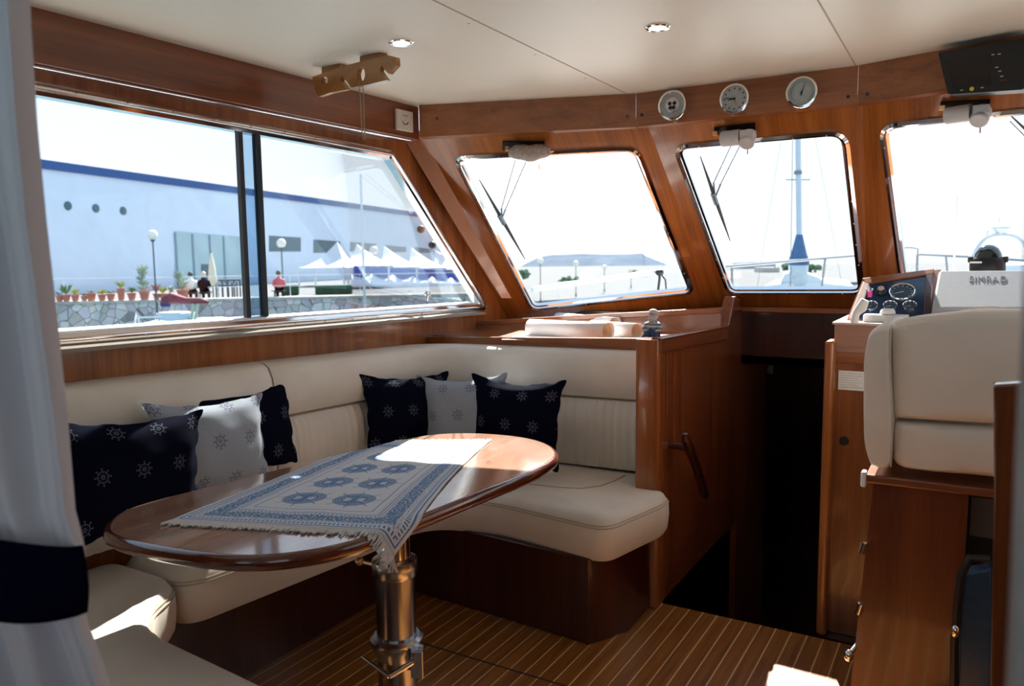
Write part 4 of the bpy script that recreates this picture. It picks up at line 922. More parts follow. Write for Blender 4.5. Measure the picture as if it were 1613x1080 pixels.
# wiper motors on the inside, arms and blades outside
def inpl(P, N, x, y, o): return pl(x, y, V(P)-V(N)*o, N)
def wiper(P, N, arm, blade, lab):
    A = [inpl(P, N, x, y, -.045) for x, y in arm[0]]; B = [inpl(P, N, x, y, -.045) for x, y in arm[1]]; C = [inpl(P, N, x, y, -.038) for x, y in blade]
    g = thing('windscreen_wiper', C[0], lab, 'wiper', 'windscreen wipers')
    MB().tube(A, .0022, 6).build('arm', SATIN, g); MB().tube(B, .0022, 6).build('arm', SATIN, g)
    mid = lerp(C[0], C[1], .47); d = (C[1]-C[0]).normalized()
    m = MB(); m.tube([C[0], lerp(C[0], C[1], .25), mid, lerp(C[0], C[1], .75), C[1]], [.0018, .006, .010, .006, .0018], 6); m.build('blade', RUBBER, g)
    m = MB(); m.tube([mid-d*.028-N*.006, mid+d*.028-N*.006], .011, 8); m.tube([A[-1], mid], .004, 6); m.tube([B[-1], mid], .004, 6); m.build('clip', plain('grey_clip', (.18, .24, .3), .4), g)
wiper(PL, NL, ([(812, 252), (790, 328)], [(828, 256), (796, 330)]), [(755, 283), (827, 408)], 'wiper with black blade outside the left windscreen pane')
wiper(PC, NC, ([(1152, 228), (1124, 288)], [(1167, 226), (1135, 290)]), [(1103, 246), (1150, 379)], 'wiper with black blade outside the middle windscreen pane')
wiper(PR, NR, ([(1590, 190), (1640, 240)], [(1596, 186), (1650, 238)]), [(1590, 180), (1760, 340)], 'wiper outside the right windscreen pane at the photo edge')
# motor 1: wrapped in grey cloth
def mot(P, N, x, y, o=.045): return inpl(P, N, x, y, o)
g = thing('wiper_motor', mot(PL, NL, 834, 252), 'cloth-wrapped grey wiper motor above the left windscreen pane', 'motor', 'wiper motors above the windscreen')
a, b = mot(PL, NL, 802, 241), mot(PL, NL, 866, 239); m = MB(); N_ = 14; rings = []
ax = (b-a).normalized(); u1 = ax.cross(NL).normalized()
if u1.z < 0: u1 = -u1
for i in range(N_+1):
    s = i/N_; c = lerp(a, b, s)+u1*(.004*sin(s*9)); r = .034*min(1, (sin(pi*min(max(s, .02), .98)))**.28); rings.append([c+u1*(r*(1.0+.10*sin(k*2+i))*cos(2*pi*k/16))-NL*(r*.95*sin(2*pi*k/16)) for k in range(16)])
m.loft(rings); m.build('cloth_wrap', plain('grey_cloth_wrap', (.42, .36, .32), .9, 0, .2, 70, 0, .6), g)
m = MB(); p = mot(PL, NL, 799, 234, .02); m.box(p-V((.008, .006, .010)), p+V((.008, .006, .010))); m.build('bracket', BRASS, g, bevel=.002)
p = mot(PL, NL, 850, 266, .02); m = MB(); m.tube([p+u1*.02, p-u1*.0], .002, 5); m.build('pull_string', BRASS, g)
MB().prism([mot(PL, NL, 792, 222, .001), mot(PL, NL, 858, 222, .001), mot(PL, NL, 858, 232, .001), mot(PL, NL, 792, 236, .001)], -NL*.006).build('backing', BLACK, g)
def motor(P, N, a, b, c, gear, lab, br):
    A, B = mot(P, N, *a), mot(P, N, *b); g = thing('wiper_motor', A, lab, 'motor', 'wiper motors above the windscreen'); ax = (B-A).normalized()
    r = (mot(P, N, a[0], a[1]-c)-mot(P, N, a[0], a[1]+c)).length/2
    MB().lathe([(r*.85, 0), (r, .006), (r, (B-A).length)], A, ax, 24).build('motor_body', GREYP, g)
    G = mot(P, N, *gear[0], .05); rg = (mot(P, N, gear[0][0]+gear[1], gear[0][1])-mot(P, N, gear[0][0]-gear[1], gear[0][1])).length/2
    m = MB(); m.lathe([(rg, -.028), (rg, .026), (rg*.92, .030)], G, -N, 26); u = V((0, 0, 1)); m.box(G+V((-rg*.9, -.03, 0)), G+V((rg*.9, .028, rg*1.15))); m.build('gear_case', GREYP, g, bevel=.004)
    m = MB(); p = mot(P, N, *br, .02); m.box(p-V((.010, .01, .008)), p+V((.010, .01, .008))); m.build('bracket', BRASS, g, bevel=.002)
    m = MB(); q = [mot(P, N, br[0]-2, br[1]-10, .001), mot(P, N, gear[0][0]+gear[1], gear[0][1]-26, .001), mot(P, N, gear[0][0]+gear[1], gear[0][1]-8, .001), mot(P, N, br[0]-2, br[1]+2, .001)]; m.prism(q, -N*.006); m.build('backing', BLACK, g)
    p = G+V((0, 0, -rg)); m = MB(); m.tube([p, p+V((.0, 0, -.028))], .0022, 5); m.build('pull_string', BRASS, g)
motor(PC, NC, (1136, 219), (1166, 216), 10, ((1178, 219), 12), 'grey-white wiper motor above the middle windscreen pane', (1127, 210))
motor(PR, NR, (1489, 183), (1530, 177), 11, ((1545, 182), 15), 'grey-white wiper motor above the right windscreen pane', (1484, 170))

# ================================================================== CURTAIN
pc = pd(90, 540, .92); nrmc = V((-fw.x, -fw.y, 0)).normalized()
edge_px = [(50, -30), (52, 40), (62, 200), (76, 350), (92, 500), (106, 640), (116, 760), (120, 815), (134, 850), (137, 925), (130, 962), (147, 1000), (176, 1080), (200, 1160)]
CE = [pl(x, y, pc, nrmc) for x, y in edge_px]; lat = -rr
Ed = lambda z: next((lerp(a, b, (a.z-z)/(a.z-b.z)) for a, b in zip(CE, CE[1:]) if a.z >= z >= b.z), CE[0] if z > CE[0].z else CE[-1])
def curtain_rows(zs, wf, amp, offs=0):
    rows = []
    for z in zs:
        e = Ed(z); e = V((e.x, e.y, z)); w = wf(z); row = []
        for i in range(61):
            s = i/60; a = amp(z); row.append(e+lat*(w*s)-nrmc*(-offs)+nrmc*(a*(sin(s*19+.6+.25*z)+.35*sin(s*41+1.2)) - a*(1 if s < .01 else 0)))
        rows.append(row)
    return rows
g = thing('curtain', CE[6], 'white curtain gathered by a navy tie at the left edge', 'curtain')
ztie0, ztie1 = CE[7].z, CE[10].z; zmid = (ztie0+ztie1)/2
wf = lambda z: .20+.16*min(1, abs(z-zmid)/.6)
am = lambda z: .010+.016*min(1, abs(z-zmid)/.4)
zs = [1.93-(1.93-CE[-1].z)*i/50 for i in range(51)]
MB().grid(curtain_rows(zs, wf, am)).build('cloth', CURT, g, solid=.001)
m = MB(); rows = []
for i in range(13):
    f_ = i/12; row = []
    for k in range(33):
        s = k/32; an = pi*s
        top = Ed(ztie0); bot = Ed(ztie1); e = V((Ed(zmid).x, Ed(zmid).y, 0))
        zz = (CE[8].z-.002)*(1-f_)+(CE[10].z+.005)*f_ + s/.4*(.029*(1-f_)+.0135*f_) - .006*sin(min(1, s/.4)*pi)*f_
        row.append(e+rr*(.004+.006*sin(f_*pi))+lat*(.26*s)+nrmc*(.042*sin(min(pi, s*pi*1.0))**.6+.012+.004*sin(f_*pi)) + V((0, 0, zz)))
    rows.append(row)
m.grid(rows); m.build('tie_band', NAVY, g, solid=.004)
MB().tube([CE[0]+lat*-.03+V((0, 0, 0)), CE[0]+lat*.4], .008, 8).build('rail', SATIN, g)

# ================================================================== OUTSIDE
ZG = -.42; ZW = -2.6
WATER = plain('harbour_water', (.10, .16, .18), .08, 0, .2, .6); m, nt, b = newmat('rippled_water'); setp(b, (.10, .17, .20), .12); bump(nt, b, noise(nt, coord(nt), 1.2, 4), .4, .1); WATER = m
MB().face([(-1500, -300, ZW), (1500, -300, ZW), (1500, 2500, ZW), (-1500, 2500, ZW)]) 
m = MB(); m.face([(-1500, -300, ZW), (1500, -300, ZW), (1500, 2500, ZW), (-1500, 2500, ZW)]); m.build('harbour_water', WATER, label='harbour water around the boat', cat='water', kind='stuff')
qa, qb = pd(90, 477, 33), pd(375, 470, 34.5); qd = (qb-qa); qd.z = 0; qd.normalize(); qn = V((-qd.y, qd.x, 0))
if qn.dot(V((-1, 0, 0))) < 0: qn = -qn
q0 = V((qa.x, qa.y, 0))
QP = lambda t_, z, o=0: q0+qd*t_+qn*o+V((0, 0, z))
d8 = ray(792, 470); TQ = (q0.cross(V((d8.x, d8.y, 0))).z)/(V((d8.x, d8.y, 0)).cross(qd).z)
def stone():
    m, nt, b = newmat('rubble_stone_wall'); setp(b, None, .9); v = nt.nodes.new('ShaderNodeTexVoronoi'); v.feature = 'DISTANCE_TO_EDGE'; v.inputs['Scale'].default_value = 2.6; nt.links.new(coord(nt), v.inputs['Vector'])
    v2 = nt.nodes.new('ShaderNodeTexVoronoi'); v2.inputs['Scale'].default_value = 2.6; nt.links.new(coord(nt), v2.inputs['Vector'])
    c = mixc(nt, .45, ramp(nt, noise(nt, coord(nt), 4), [(.3, (.34, .30, .26)), (.7, (.50, .46, .41))]), v2.outputs['Color']); hs = nt.nodes.new('ShaderNodeHueSaturation'); hs.inputs['Saturation'].default_value = .18; hs.inputs['Value'].default_value = 1.0; nt.links.new(c, hs.inputs['Color'])
    nt.links.new(mixc(nt, Ex(nt, v.outputs['Distance']).lt(.03), hs.outputs[0], (.17, .16, .15)), b.inputs['Base Color']); return m
STONE = stone(); COPE = plain('concrete_coping', (.42, .41, .38), .9, 0, .15, 3); PAVE = plain('quay_paving', (.16, .165, .17), .95, 0, .1, 2)
m = MB(); m.prism([QP(-45, ZW), QP(TQ, ZW), QP(TQ, -.36), QP(-45, -.36)], qn*.6); m.build('quay_wall', STONE, label='rubble stone quay wall below the row of flower pots', cat='wall')
m = MB(); m.prism([QP(-45, -.36, -.05), QP(TQ, -.36, -.05), QP(TQ, -.24, -.05), QP(-45, -.24, -.05)], qn*.7); m.build('wall_coping', COPE, label='pale concrete coping on top of the stone quay wall', cat='coping')
fr_ = QP(TQ, ZG, .6); d8 = ray(800, 440); d8.z = 0; d8.normalize()
m = MB(); m.prism([QP(-60, ZG, .6), fr_, fr_+d8*190, fr_+d8*190+V((-90, 40, 0)), QP(-60, ZG, 160)], (0, 0, -.05)); m.build('promenade', PAVE, label='pale paved promenade behind the quay wall', cat='pavement')
# railing along the quay
g = thing('railing', QP(0, -.24, .1), 'thin pale railing on the quay wall behind the pots', 'railing'); RW = plain('white_painted_rail', (.75, .77, .80), .4)
zr_ = .72; m = MB(); m.tube([QP(-6, zr_, .3), QP(TQ-.5, zr_, .3)], .022, 6); m.build('top_rail', RW, g); m = MB(); m.tube([QP(6, .25, .3), QP(TQ-.5, .25, .3)], .014, 6); m.build('mid_rail', RW, g)
for i in range(int((TQ+5.4)/3.1)+1): MB().tube([QP(-6+3.1*i, -.24, .3), QP(-6+3.1*i, zr_, .3)], .016, 6).build('post', RW, g)
# white hall
bp = pd(70, 252, 44); bd = V((-.233, .972, 0)).normalized(); bn = V((.972, .233, 0)).normalized()
Bq = lambda x, y, o=0: pl(x, y, bp+bn*o, bn)
HALL = plain('white_hall_render', (.62, .73, .87), .8, 0, .03, 1); BLUEP = plain('blue_fascia', (.015, .075, .26), .5, 0, .08)
ptop = Bq(70, 252); pt2 = Bq(690, 339)
g = thing('exhibition_hall', V((bp.x, bp.y, ZG)), 'long white hall with blue roof edge and three portholes on the quay', 'building')
s0 = bp-bd*14; s1 = bp+bd*((pt2-bp).dot(bd)+18); zt0 = ptop.z; slope = (pt2.z-ptop.z)/((pt2-ptop).dot(bd))
zat = lambda p: zt0+slope*(p-bp).dot(bd)
m = MB(); m.prism([V((s0.x, s0.y, ZG)), V((s1.x, s1.y, ZG)), V((s1.x, s1.y, zat(s1)-.3)), V((s0.x, s0.y, zat(s0)-.3))], -bn*22); m.build('walls', HALL, g)
m = MB(); f0, f1 = s0+bn*.15, s1+bn*.15
m.prism([V((f0.x, f0.y, zat(s0)-.50)), V((f1.x, f1.y, zat(s1)-.50)), V((f1.x, f1.y, zat(s1))), V((f0.x, f0.y, zat(s0)))], -bn*22.3); m.build('blue_fascia', BLUEP, g)
DGL = plain('dark_window_glass', (.05, .12, .16), .12, .1, .1, 2)
for x, y in ((107, 324), (151, 328), (194, 332)):
    c = Bq(x, y, .02); MB().lathe([(.26, -.05), (.26, .03), (.22, .05)], c, bn, 20).build('porthole', DGL, g)
PGL = plain('pale_reflecting_glass', (.36, .52, .58), .12, .1, .08, .6)
m = MB(); m.prism([Bq(276, 364, .05), Bq(384, 373, .05), Bq(384, 462, .05), Bq(276, 462, .05)], -bn*.1); o = m.build('glass_front', PGL, g)
m = MB()
for x in (276, 303, 330, 352, 384): a = Bq(x, 366+(x-276)*.08, .08); m.box((a.x-.05, a.y-.05, ZG), (a.x+.05, a.y+.05, a.z))
m.build('glazing_bars', plain('blue_grey_frame', (.20, .30, .38), .5), o)
m = MB(); m.prism([Bq(318, 416, .1), Bq(333, 416, .1), Bq(333, 462, .1), Bq(318, 462, .1)], -bn*.1); m.build('doorway', DGL, o)
for (x0_, y0_, x1_, y1_) in ((424, 371, 474, 396), (494, 377, 536, 398), (552, 381, 592, 396), (606, 386, 640, 397), (654, 389, 680, 398)):
    m = MB(); m.prism([Bq(x0_, y0_, .03), Bq(x1_, y0_+3, .03), Bq(x1_, y1_, .03), Bq(x0_, y1_, .03)], -bn*.1); m.build('window', DGL, g)
# street lamps
POLE = plain('dark_green_pole', (.03, .07, .09), .5); GLOBE = plain('milky_globe', (.82, .78, .70), .3, 0, .02)
def lamp(x, y, d, zb, lab, gp='globe lamps along the quay', r=.21, pool=None):
    p = pd(x, y, d); g = thing('street_lamp', V((p.x, p.y, zb)), lab, 'lamp', gp)
    MB().lathe([(.09, 0), (.06, .25), (.035, .4), (.03, p.z-zb-.32), (.05, p.z-zb-.22)], (p.x, p.y, zb), seg=10).build('pole', POLE, g)
    MB().lathe([(.07, -.27), (.10, -.2), (.04, -.17)], p, seg=12).build('collar', POLE, g)
    MB().ball(p, r, seg=16).build('globe', GLOBE, g)
lamp(240, 370, 32.6, -1.6, 'globe lamp at the left standing before the stone quay wall')
lamp(443, 383, 36, -1.6, 'globe lamp just right of the side window mullion')
lamp(589, 394, 50, ZG, 'globe lamp in front of the white pavilions', r=.26); lamp(699, 399, 58, ZG, 'globe lamp at the right end of the side window', r=.26)
for x, y, d, l in ((851, 411, 62, 'leftmost distant lamp seen through the left windscreen pane'), (907, 415, 72, 'second distant lamp from the left, below the hill'), (952, 421, 82, 'third distant lamp from the left, below the hill'), (994, 425, 92, 'rightmost distant lamp before the low white sheds')):
    lamp(x, y, d, -2.2, l, 'distant lamps below the hill', .26)
# flower pots
TERR = plain('terracotta', (.48, .17, .12), .8, 0, .1, 8); LEAF = plain('green_leaves', (.10, .22, .05), .7, 0, .3, 20); LEAF2 = plain('yellow_green_leaves', (.38, .42, .06), .7, 0, .2, 20); LEAFP = plain('pale_grey_leaves', (.36, .42, .34), .7, 0, .2, 20)
def leaves(mb, c, r, h, n, rnd, w=.02):
    for i in range(n):
        a = rnd.uniform(0, 2*pi); l = rnd.uniform(.4, 1); e = c+V((cos(a)*r*l, sin(a)*r*l, h*rnd.uniform(.4, 1))); mid = lerp(c, e, .55)+V((0, 0, h*.15)); s_ = V((-sin(a), cos(a), 0))*w
        mb.face([c, mid+s_, e]); mb.face([c, e, mid-s_])
pots = [(94, 474, .15, .18, 0, 'small terracotta pot at the far left end, almost no plant'), (105, 473, .17, .5, 1, 'terracotta pot with spiky dark green plant, second from left'), (119, 472, .16, .3, 2, 'terracotta pot with yellow-green tuft, third from left'),
        (133, 474, .13, .1, 0, 'low terracotta pot right of the yellow-green tuft'), (144, 471, .20, .12, 0, 'wide terracotta pot, no tall plant'), (161, 472, .16, .25, 2, 'terracotta pot with low orange-green plant'), (175, 471, .17, .15, 1, 'terracotta pot left of the raised one'),
        (191, 466, .17, .35, 2, 'raised terracotta pot with yellow-green plant'), (208, 471, .18, .30, 1, 'terracotta pot with bright bushy green plant'), (228, 469, .22, 1.1, 3, 'large terracotta pot with tall pale bush left of the lamp post'),
        (247, 471, .15, .5, 4, 'terracotta pot with reddish stalk right behind the lamp post'), (257, 471, .15, .35, 2, 'terracotta pot with small yellowish plant right of the lamp post'), (269, 470, .15, .3, 3, 'terracotta pot with small pale plant'), (288, 467, .24, .8, 3, 'large terracotta pot with bush beside the seated people')]
for i, (x, y, r, h, k, lab) in enumerate(pots):
    t_ = pl(x, y, QP(0, 0, .15), qn); base = V((t_.x, t_.y, -.24)); hp_ = r*1.7; ad = .22 if i == 7 else 0
    g = thing('flower_pot', base, lab, 'pot', 'terracotta pots on the quay wall')
    MB().lathe([(r*.7, 0), (r*.95, hp_*.8+ad), (r*1.08, hp_*.82+ad), (r*1.08, hp_+ad), (r*.9, hp_+ad), (r*.85, hp_*.9+ad)], base, seg=14).build('pot', TERR, g)
    m = MB(); rnd = random.Random(i); n = int(14+h*60)
    if k == 3: 
        for q in range(5): leaves(m, base+V((rnd.uniform(-.12, .12), rnd.uniform(-.12, .12), hp_+h*.18*q)), r*1.5, h*.35, 26, rnd, .03)
    else: leaves(m, base+V((0, 0, hp_+ad)), r*1.2+h*.2, h, n, rnd)
    m.build('plant', (LEAF, LEAF, LEAF2, LEAFP, TERR)[k], g)
# closed parasol, two seated people, dark tables
def onw(x, y, o): return pl(x, y, QP(0, 0, o), qn)
p = onw(336, 465, 2.5); ptop_ = onw(336, 396, 2.5).z
g = thing('closed_parasol', V((p.x, p.y, ZG)), 'closed cream parasol behind the railing', 'parasol'); MB().tube([(p.x, p.y, ZG), (p.x, p.y, ptop_)], .03, 8).build('pole', POLE, g)
MB().lathe([(.12, ptop_-1.6-ZG), (.20, ptop_-1.3-ZG), (.14, ptop_-.7-ZG), (.02, ptop_-ZG)], (p.x, p.y, ZG), seg=12).build('canopy', plain('cream_canvas', (.62, .58, .46), .8), g)
def sitter(x, y, lab, shirt, hair):
    p = onw(x, y, .9); p.z = ZG+.45; q = lambda a, b, c: p+qd*a+qn*b+V((0, 0, c))
    g = thing('person', V((p.x, p.y, ZG)), lab, 'person', 'people on the promenade')
    skin('body', [q(0, 0, .08), q(0, 0, .28), q(0, 0, .46), q(0, 0, .56), q(0, 0, .66), q(.20, 0, .44), q(.26, .05, .22), q(.12, .25, .16), q(-.20, 0, .44), q(-.26, .05, .22), q(-.12, .25, .16)],
         [(0, 1), (1, 2), (2, 3), (3, 4), (2, 5), (5, 6), (6, 7), (2, 8), (8, 9), (9, 10)], [.17, .17, .15, .07, .08, .08, .06, .05, .08, .06, .05], shirt, g)
    skin('trousers', [q(0, 0, .06), q(.10, .25, .05), q(.12, .48, .02), q(.12, .50, -.40), q(-.10, .25, .05), q(-.12, .48, .02), q(-.12, .50, -.40)], [(0, 1), (1, 2), (2, 3), (0, 4), (4, 5), (5, 6)], [.16, .10, .08, .06, .10, .08, .06], NAVY, g)
    m = MB(); m.ball(q(0, 0, .76), .11, (.9, 1, 1.15)); m.build('head', SKINM, g); m = MB(); m.ball(q(0, -.02, .79), .118, (.95, 1, 1.05)); m.build('hair', hair, g)
    m = MB(); 
    for dx in (-.2, .2):
        for dy in (-.15, .25): c = q(dx, dy, 0); m.tube([V((c.x, c.y, ZG)), V((c.x, c.y, ZG+.42))], .02, 5)
    c = q(0, .05, -.03); m.box(c-V((.25, .25, .02)), c+V((.25, .25, .02))); ch = m.build('stool', BLACK, None, label='dark stool under the seated '+('person in white' if shirt is WHITE else 'person in dark clothes' if shirt is NAVY else 'person in red'), cat='stool')
sitter(302, 472, 'person in white shirt seated with the back to the harbour behind the quay wall', WHITE, plain('dark_hair', (.04, .03, .03), .8))
sitter(322, 468, 'person in dark shirt seated beside the one in white', NAVY, plain('light_hair', (.55, .42, .34), .8))
sitter(440, 462, 'distant person in red seated behind the railing', plain('red_shirt', (.45, .08, .10), .7), plain('brown_hair', (.1, .05, .03), .8))
for i, (x0_, x1_, y0_, y1_) in enumerate(((343, 374, 448, 468), (340, 378, 440, 444))):
    a, b = onw(x0_, y0_, 3.0+i), onw(x1_, y1_, 3.0+i); m = MB(); 
    for k in range(5): t_ = k/4; c = lerp(V((a.x, a.y, 0)), V((b.x, b.y, 0)), t_); m.tube([V((c.x, c.y, ZG)), V((c.x, c.y, max(a.z, ZG+.8)))], .04, 5)
    m.prism([V((a.x, a.y, a.z-.08)), V((b.x, b.y, a.z-.08)), V((b.x, b.y, a.z)), V((a.x, a.y, a.z))], qn*.8); m.build('cafe_table', plain('dark_table', (.04, .06, .09), .5), label=('dark cafe table near the mullion behind the railing', 'second dark cafe table farther back behind the railing')[i], cat='table')
HEDGE = plain('dark_hedge', (.04, .08, .05), .9, 0, .3, 10)
for i, (x0_, x1_, y0_) in enumerate(((446, 470, 449), (496, 555, 450))):
    a, b = onw(x0_, y0_, 6), onw(x1_, y0_, 6); m = MB(); m.prism([V((a.x, a.y, ZG)), V((b.x, b.y, ZG)), V((b.x, b.y, a.z)), V((a.x, a.y, a.z))], qn*.7); m.build('hedge', HEDGE, label=('short clipped dark hedge behind the railing', 'longer clipped dark hedge behind the railing')[i], cat='hedge', bevel=.08)
# pavilions: white peaked tents over a blue scalloped band
TENT = plain('white_tent_cloth', (.86, .86, .88), .7, 0, .03, 2); 
dT = 52
def tent(x0_, x1_, xp, y0_, y1_, yp, dep, lab, mat=TENT, lean=4.5):
    a, b = pd(x0_, y0_, dep), pd(x1_, y1_, dep); back = V((-.5, .85, 0))*lean; z0 = (a.z+b.z)/2
    a.z = b.z = z0; c, d = b+back, a+back; top = pd(xp, yp, dep)+back*.5; top.z = pd(xp, yp, dep).z+.0
    g = thing('pavilion', V((a.x, a.y, ZG)), lab, 'tent', 'peaked pavilions on the promenade'); rows = []
    N = 10
    for i in range(N+1):
        s = i/N; k = s**1.7; ring = []
        base = [a, b, c, d]
        for e in range(4):
            for j in range(6): p = lerp(base[e], base[(e+1) % 4], j/6); ring.append(V((p.x*(1-s)+top.x*s, p.y*(1-s)+top.y*s, p.z+(top.z-p.z)*k)))
        rows.append(ring)
    MB().loft(rows, True, False).build('roof', mat, g)
    for p in (a, b, c, d): MB().tube([V((p.x, p.y, ZG)), p], .07, 6).build('post', RW, g)
tent(470, 548, 520, 421, 421, 379, 54, 'grey shaded peaked pavilion at the left end of the tent row', plain('shaded_tent_cloth', (.62, .68, .74), .7))  # greyer copy of the tent cloth, shade put into its colour
tent(541, 612, 551, 417, 419, 383, 50, 'white peaked pavilion above the blue band, leftmost'); tent(598, 656, 596, 419, 421, 386, 52, 'white peaked pavilion above the blue band, second'); tent(642, 700, 641, 421, 422, 389, 54, 'white peaked pavilion above the blue band, third'); tent(684, 740, 680, 423, 424, 392, 56, 'white peaked pavilion above the blue band, rightmost')
a, b = pd(557, 418, 49), pd(742, 428, 55); g = thing('awning', V((a.x, a.y, a.z-1)), 'blue awning with white draped scallops below the white pavilions', 'awning')
BL2 = plain('royal_blue_awning', (.02, .09, .50), .6); wd = b-a
m = MB(); m.prism([a, b, b-V((0, 0, .75)), a-V((0, 0, .75))], (-.04, .06, 0)); m.build('blue_band', BL2, g)
m = MB(); rows = []
for i in range(61):
    s = i/60; p = a+wd*s; dr_ = .45+.28*abs(sin(s*pi*6+.3)); rows.append([p+V((.25, -.45, -dr_)), p+V((.45, -.75, -.9-.1*sin(s*40))), p+V((.55, -.95, -1.25))])
m.grid(rows); m.build('scalloped_drape', plain('white_drape', (.66, .74, .88), .8), g, solid=.02)
# thin mast close outside the side window
p = pd(573, 430, 16); p2_ = V((p.x, p.y, 4.2)); m = MB(); m.tube([V((p.x, p.y, ZW)), V((p.x, p.y, 3.05))], [.035, .022], 8); m.build('thin_mast', plain('pale_mast', (.62, .68, .75), .35), label='thin upright pale mast seen through the forward side pane', cat='mast')
# moored boat gear below the left pane: furled purple sail on a boom, white cockpit
dm = 14
g = thing('moored_boat', pd(270, 520, dm), 'small white moored boat with furled dark red sail below the quay wall', 'boat')
A, B, C = pd(254, 478, dm), pd(270, 472, dm), pd(328, 476, dm); m = MB()
m.tube([A, lerp(A, B, .5)+V((0, 0, .03)), B+V((0, 0, .03)), lerp(B, C, .4), lerp(B, C, .8)+V((0, 0, .02)), C], [.03, .09, .11, .06, .055, .03], 10); m.build('furled_sail', plain('dark_red_canvas', (.16, .03, .05), .8, 0, .3, 15), g)
m = MB(); m.tube([A-V((0, 0, .02)), lerp(A, B, .8)-V((0, 0, .04))], [.05, .09], 8); m.build('sail_cover', plain('navy_canvas', (.04, .03, .12), .8), g)
base = [pd(x, y, dm) for x, y in ((208, 512), (330, 506), (322, 545), (214, 548))]; m = MB(); m.prism(base, (-.8, 1.0, 0)); m.build('hull', plain('white_gelcoat', (.74, .78, .82), .25), g, bevel=.05)
m = MB(); 
for x0_, x1_, x2_ in ((212, 214, 222), (243, 247, 252), (262, 268, 272)): m.tube([pd(x0_, 512, dm), pd(x1_, 494, dm), pd(x2_, 512, dm)], .022, 6)
m.tube([pd(212, 500, dm), pd(272, 498, dm)], .016, 6); m.build('chrome_rail', CHROME, g); MB().box(pd(272, 505, dm)-V((.3, .1, .0)), pd(272, 496, dm)+V((.25, .3, .05))).build('console_box', plain('blue_grey_box', (.45, .58, .68), .5), g, bevel=.03)
m = MB(); m.tube([pd(300, 510, dm), pd(305, 478, dm), pd(312, 478, dm), pd(306, 510, dm)], .03, 6); m.build('stand', plain('green_crate', (.38, .45, .38), .7), g)
# blue tarpaulin and rubble near the forward end of the side window
m = MB(); rows = []; rnd = random.Random(5)
for i in range(13): rows.append([pd(560+i*13, 478-abs(sin(i*.55))*8-(6 if j == 1 else 0)+j*3, 42+j*1.2)+V((0, 0, rnd.uniform(-.05, .05))) for j in range(4)])
m.grid(rows); m.build('tarpaulin', plain('blue_grey_tarpaulin', (.30, .38, .52), .6, 0, .2, 2), label='crumpled blue-grey tarpaulin behind the window latch', cat='tarpaulin', solid=.1)
def hull_like(name, pts, dep, off, mat, lab, cat, bev=.1, kind=None, z0=None):
    q = [pd(x, y, dep) for x, y in pts]; m = MB(); m.prism(q, off); return m.build(name, mat, None, lab, cat, None, kind, bevel=bev)
m = MB()
for i in range(26):
    x = 615+i*3.0+rnd.uniform(-2, 2); m.ball(pd(x, 462-6*sin((x-615)/75*pi)+rnd.uniform(0, 8), 60), rnd.uniform(.3, .6), (1.4, 1.2, .8), 8)
m.build('rubble_mound', plain('beige_rock', (.52, .46, .36), .9, 0, .2, 1), label='low beige rock mound beyond the blue tarpaulin', cat='rocks', kind='stuff')
hull_like('low_building', ((640, 446), (742, 446), (742, 476), (640, 476)), 90, V((-4, 8, 0)), plain('grey_low_block', (.52, .54, .56), .8), 'low grey block behind the lamp at the forward end of the side window', 'building')

# hill with scrub, low sheds and trees through the left windscreen pane
HILL = plain('hazy_hillside', (.085, .11, .145), 1, 0, .12, .05)  # blue-grey base colour stands in for distance haze
prof = [(780, 440), (805, 430), (828, 415), (850, 405), (868, 401.5), (890, 401), (915, 399.5), (950, 401), (985, 400.5), (1012, 399), (1016, 403), (1040, 412), (1065, 421), (1100, 427), (1130, 418), (1160, 413), (1200, 412), (1240, 422), (1300, 436), (1340, 444), (1420, 450)]
m = MB(); rows = []
for i in range(81):
    s = i/80*(len(prof)-1); k = min(int(s), len(prof)-2); f_ = s-k; x = prof[k][0]*(1-f_)+prof[k+1][0]*f_; y = prof[k][1]*(1-f_)+prof[k+1][1]*f_
    row = []
    for j in range(9):
        t_ = j/8; dd = 260+220*t_; p = pd(x, y, 480); g0 = pd(x, 470, 395); q = lerp(V((g0.x, g0.y, ZW)), p, t_); q.z = ZW+(p.z-ZW)*(t_**.8)+(rnd.uniform(-.5, .5) if 0 < j < 8 else 0); row.append(q)
    p = row[-1]; row.append(p+(p-O)*.4+V((0, 0, -p.z*1.4-5))); rows.append(row)
m.grid(rows); m.build('hill', HILL, label='hazy flat-topped hill beyond the harbour', cat='hill')
a, b = pd(800, 472, 58), pd(1420, 472, 58); m = MB(); m.prism([V((a.x-6, a.y, -2.3)), V((b.x-6, b.y+60, -2.3)), V((60, 392, -2.3)), V((-330, 300, -2.3))], (0, 0, -.3)); m.build('far_quay', PAVE, label='low grey quay ground under the distant lamps and sheds', cat='pavement')
SHED = plain('pale_shed', (.45, .48, .52), .9, 0, .05, .5); BEIGE = plain('beige_wall', (.60, .52, .40), .8, 0, .06, .5)
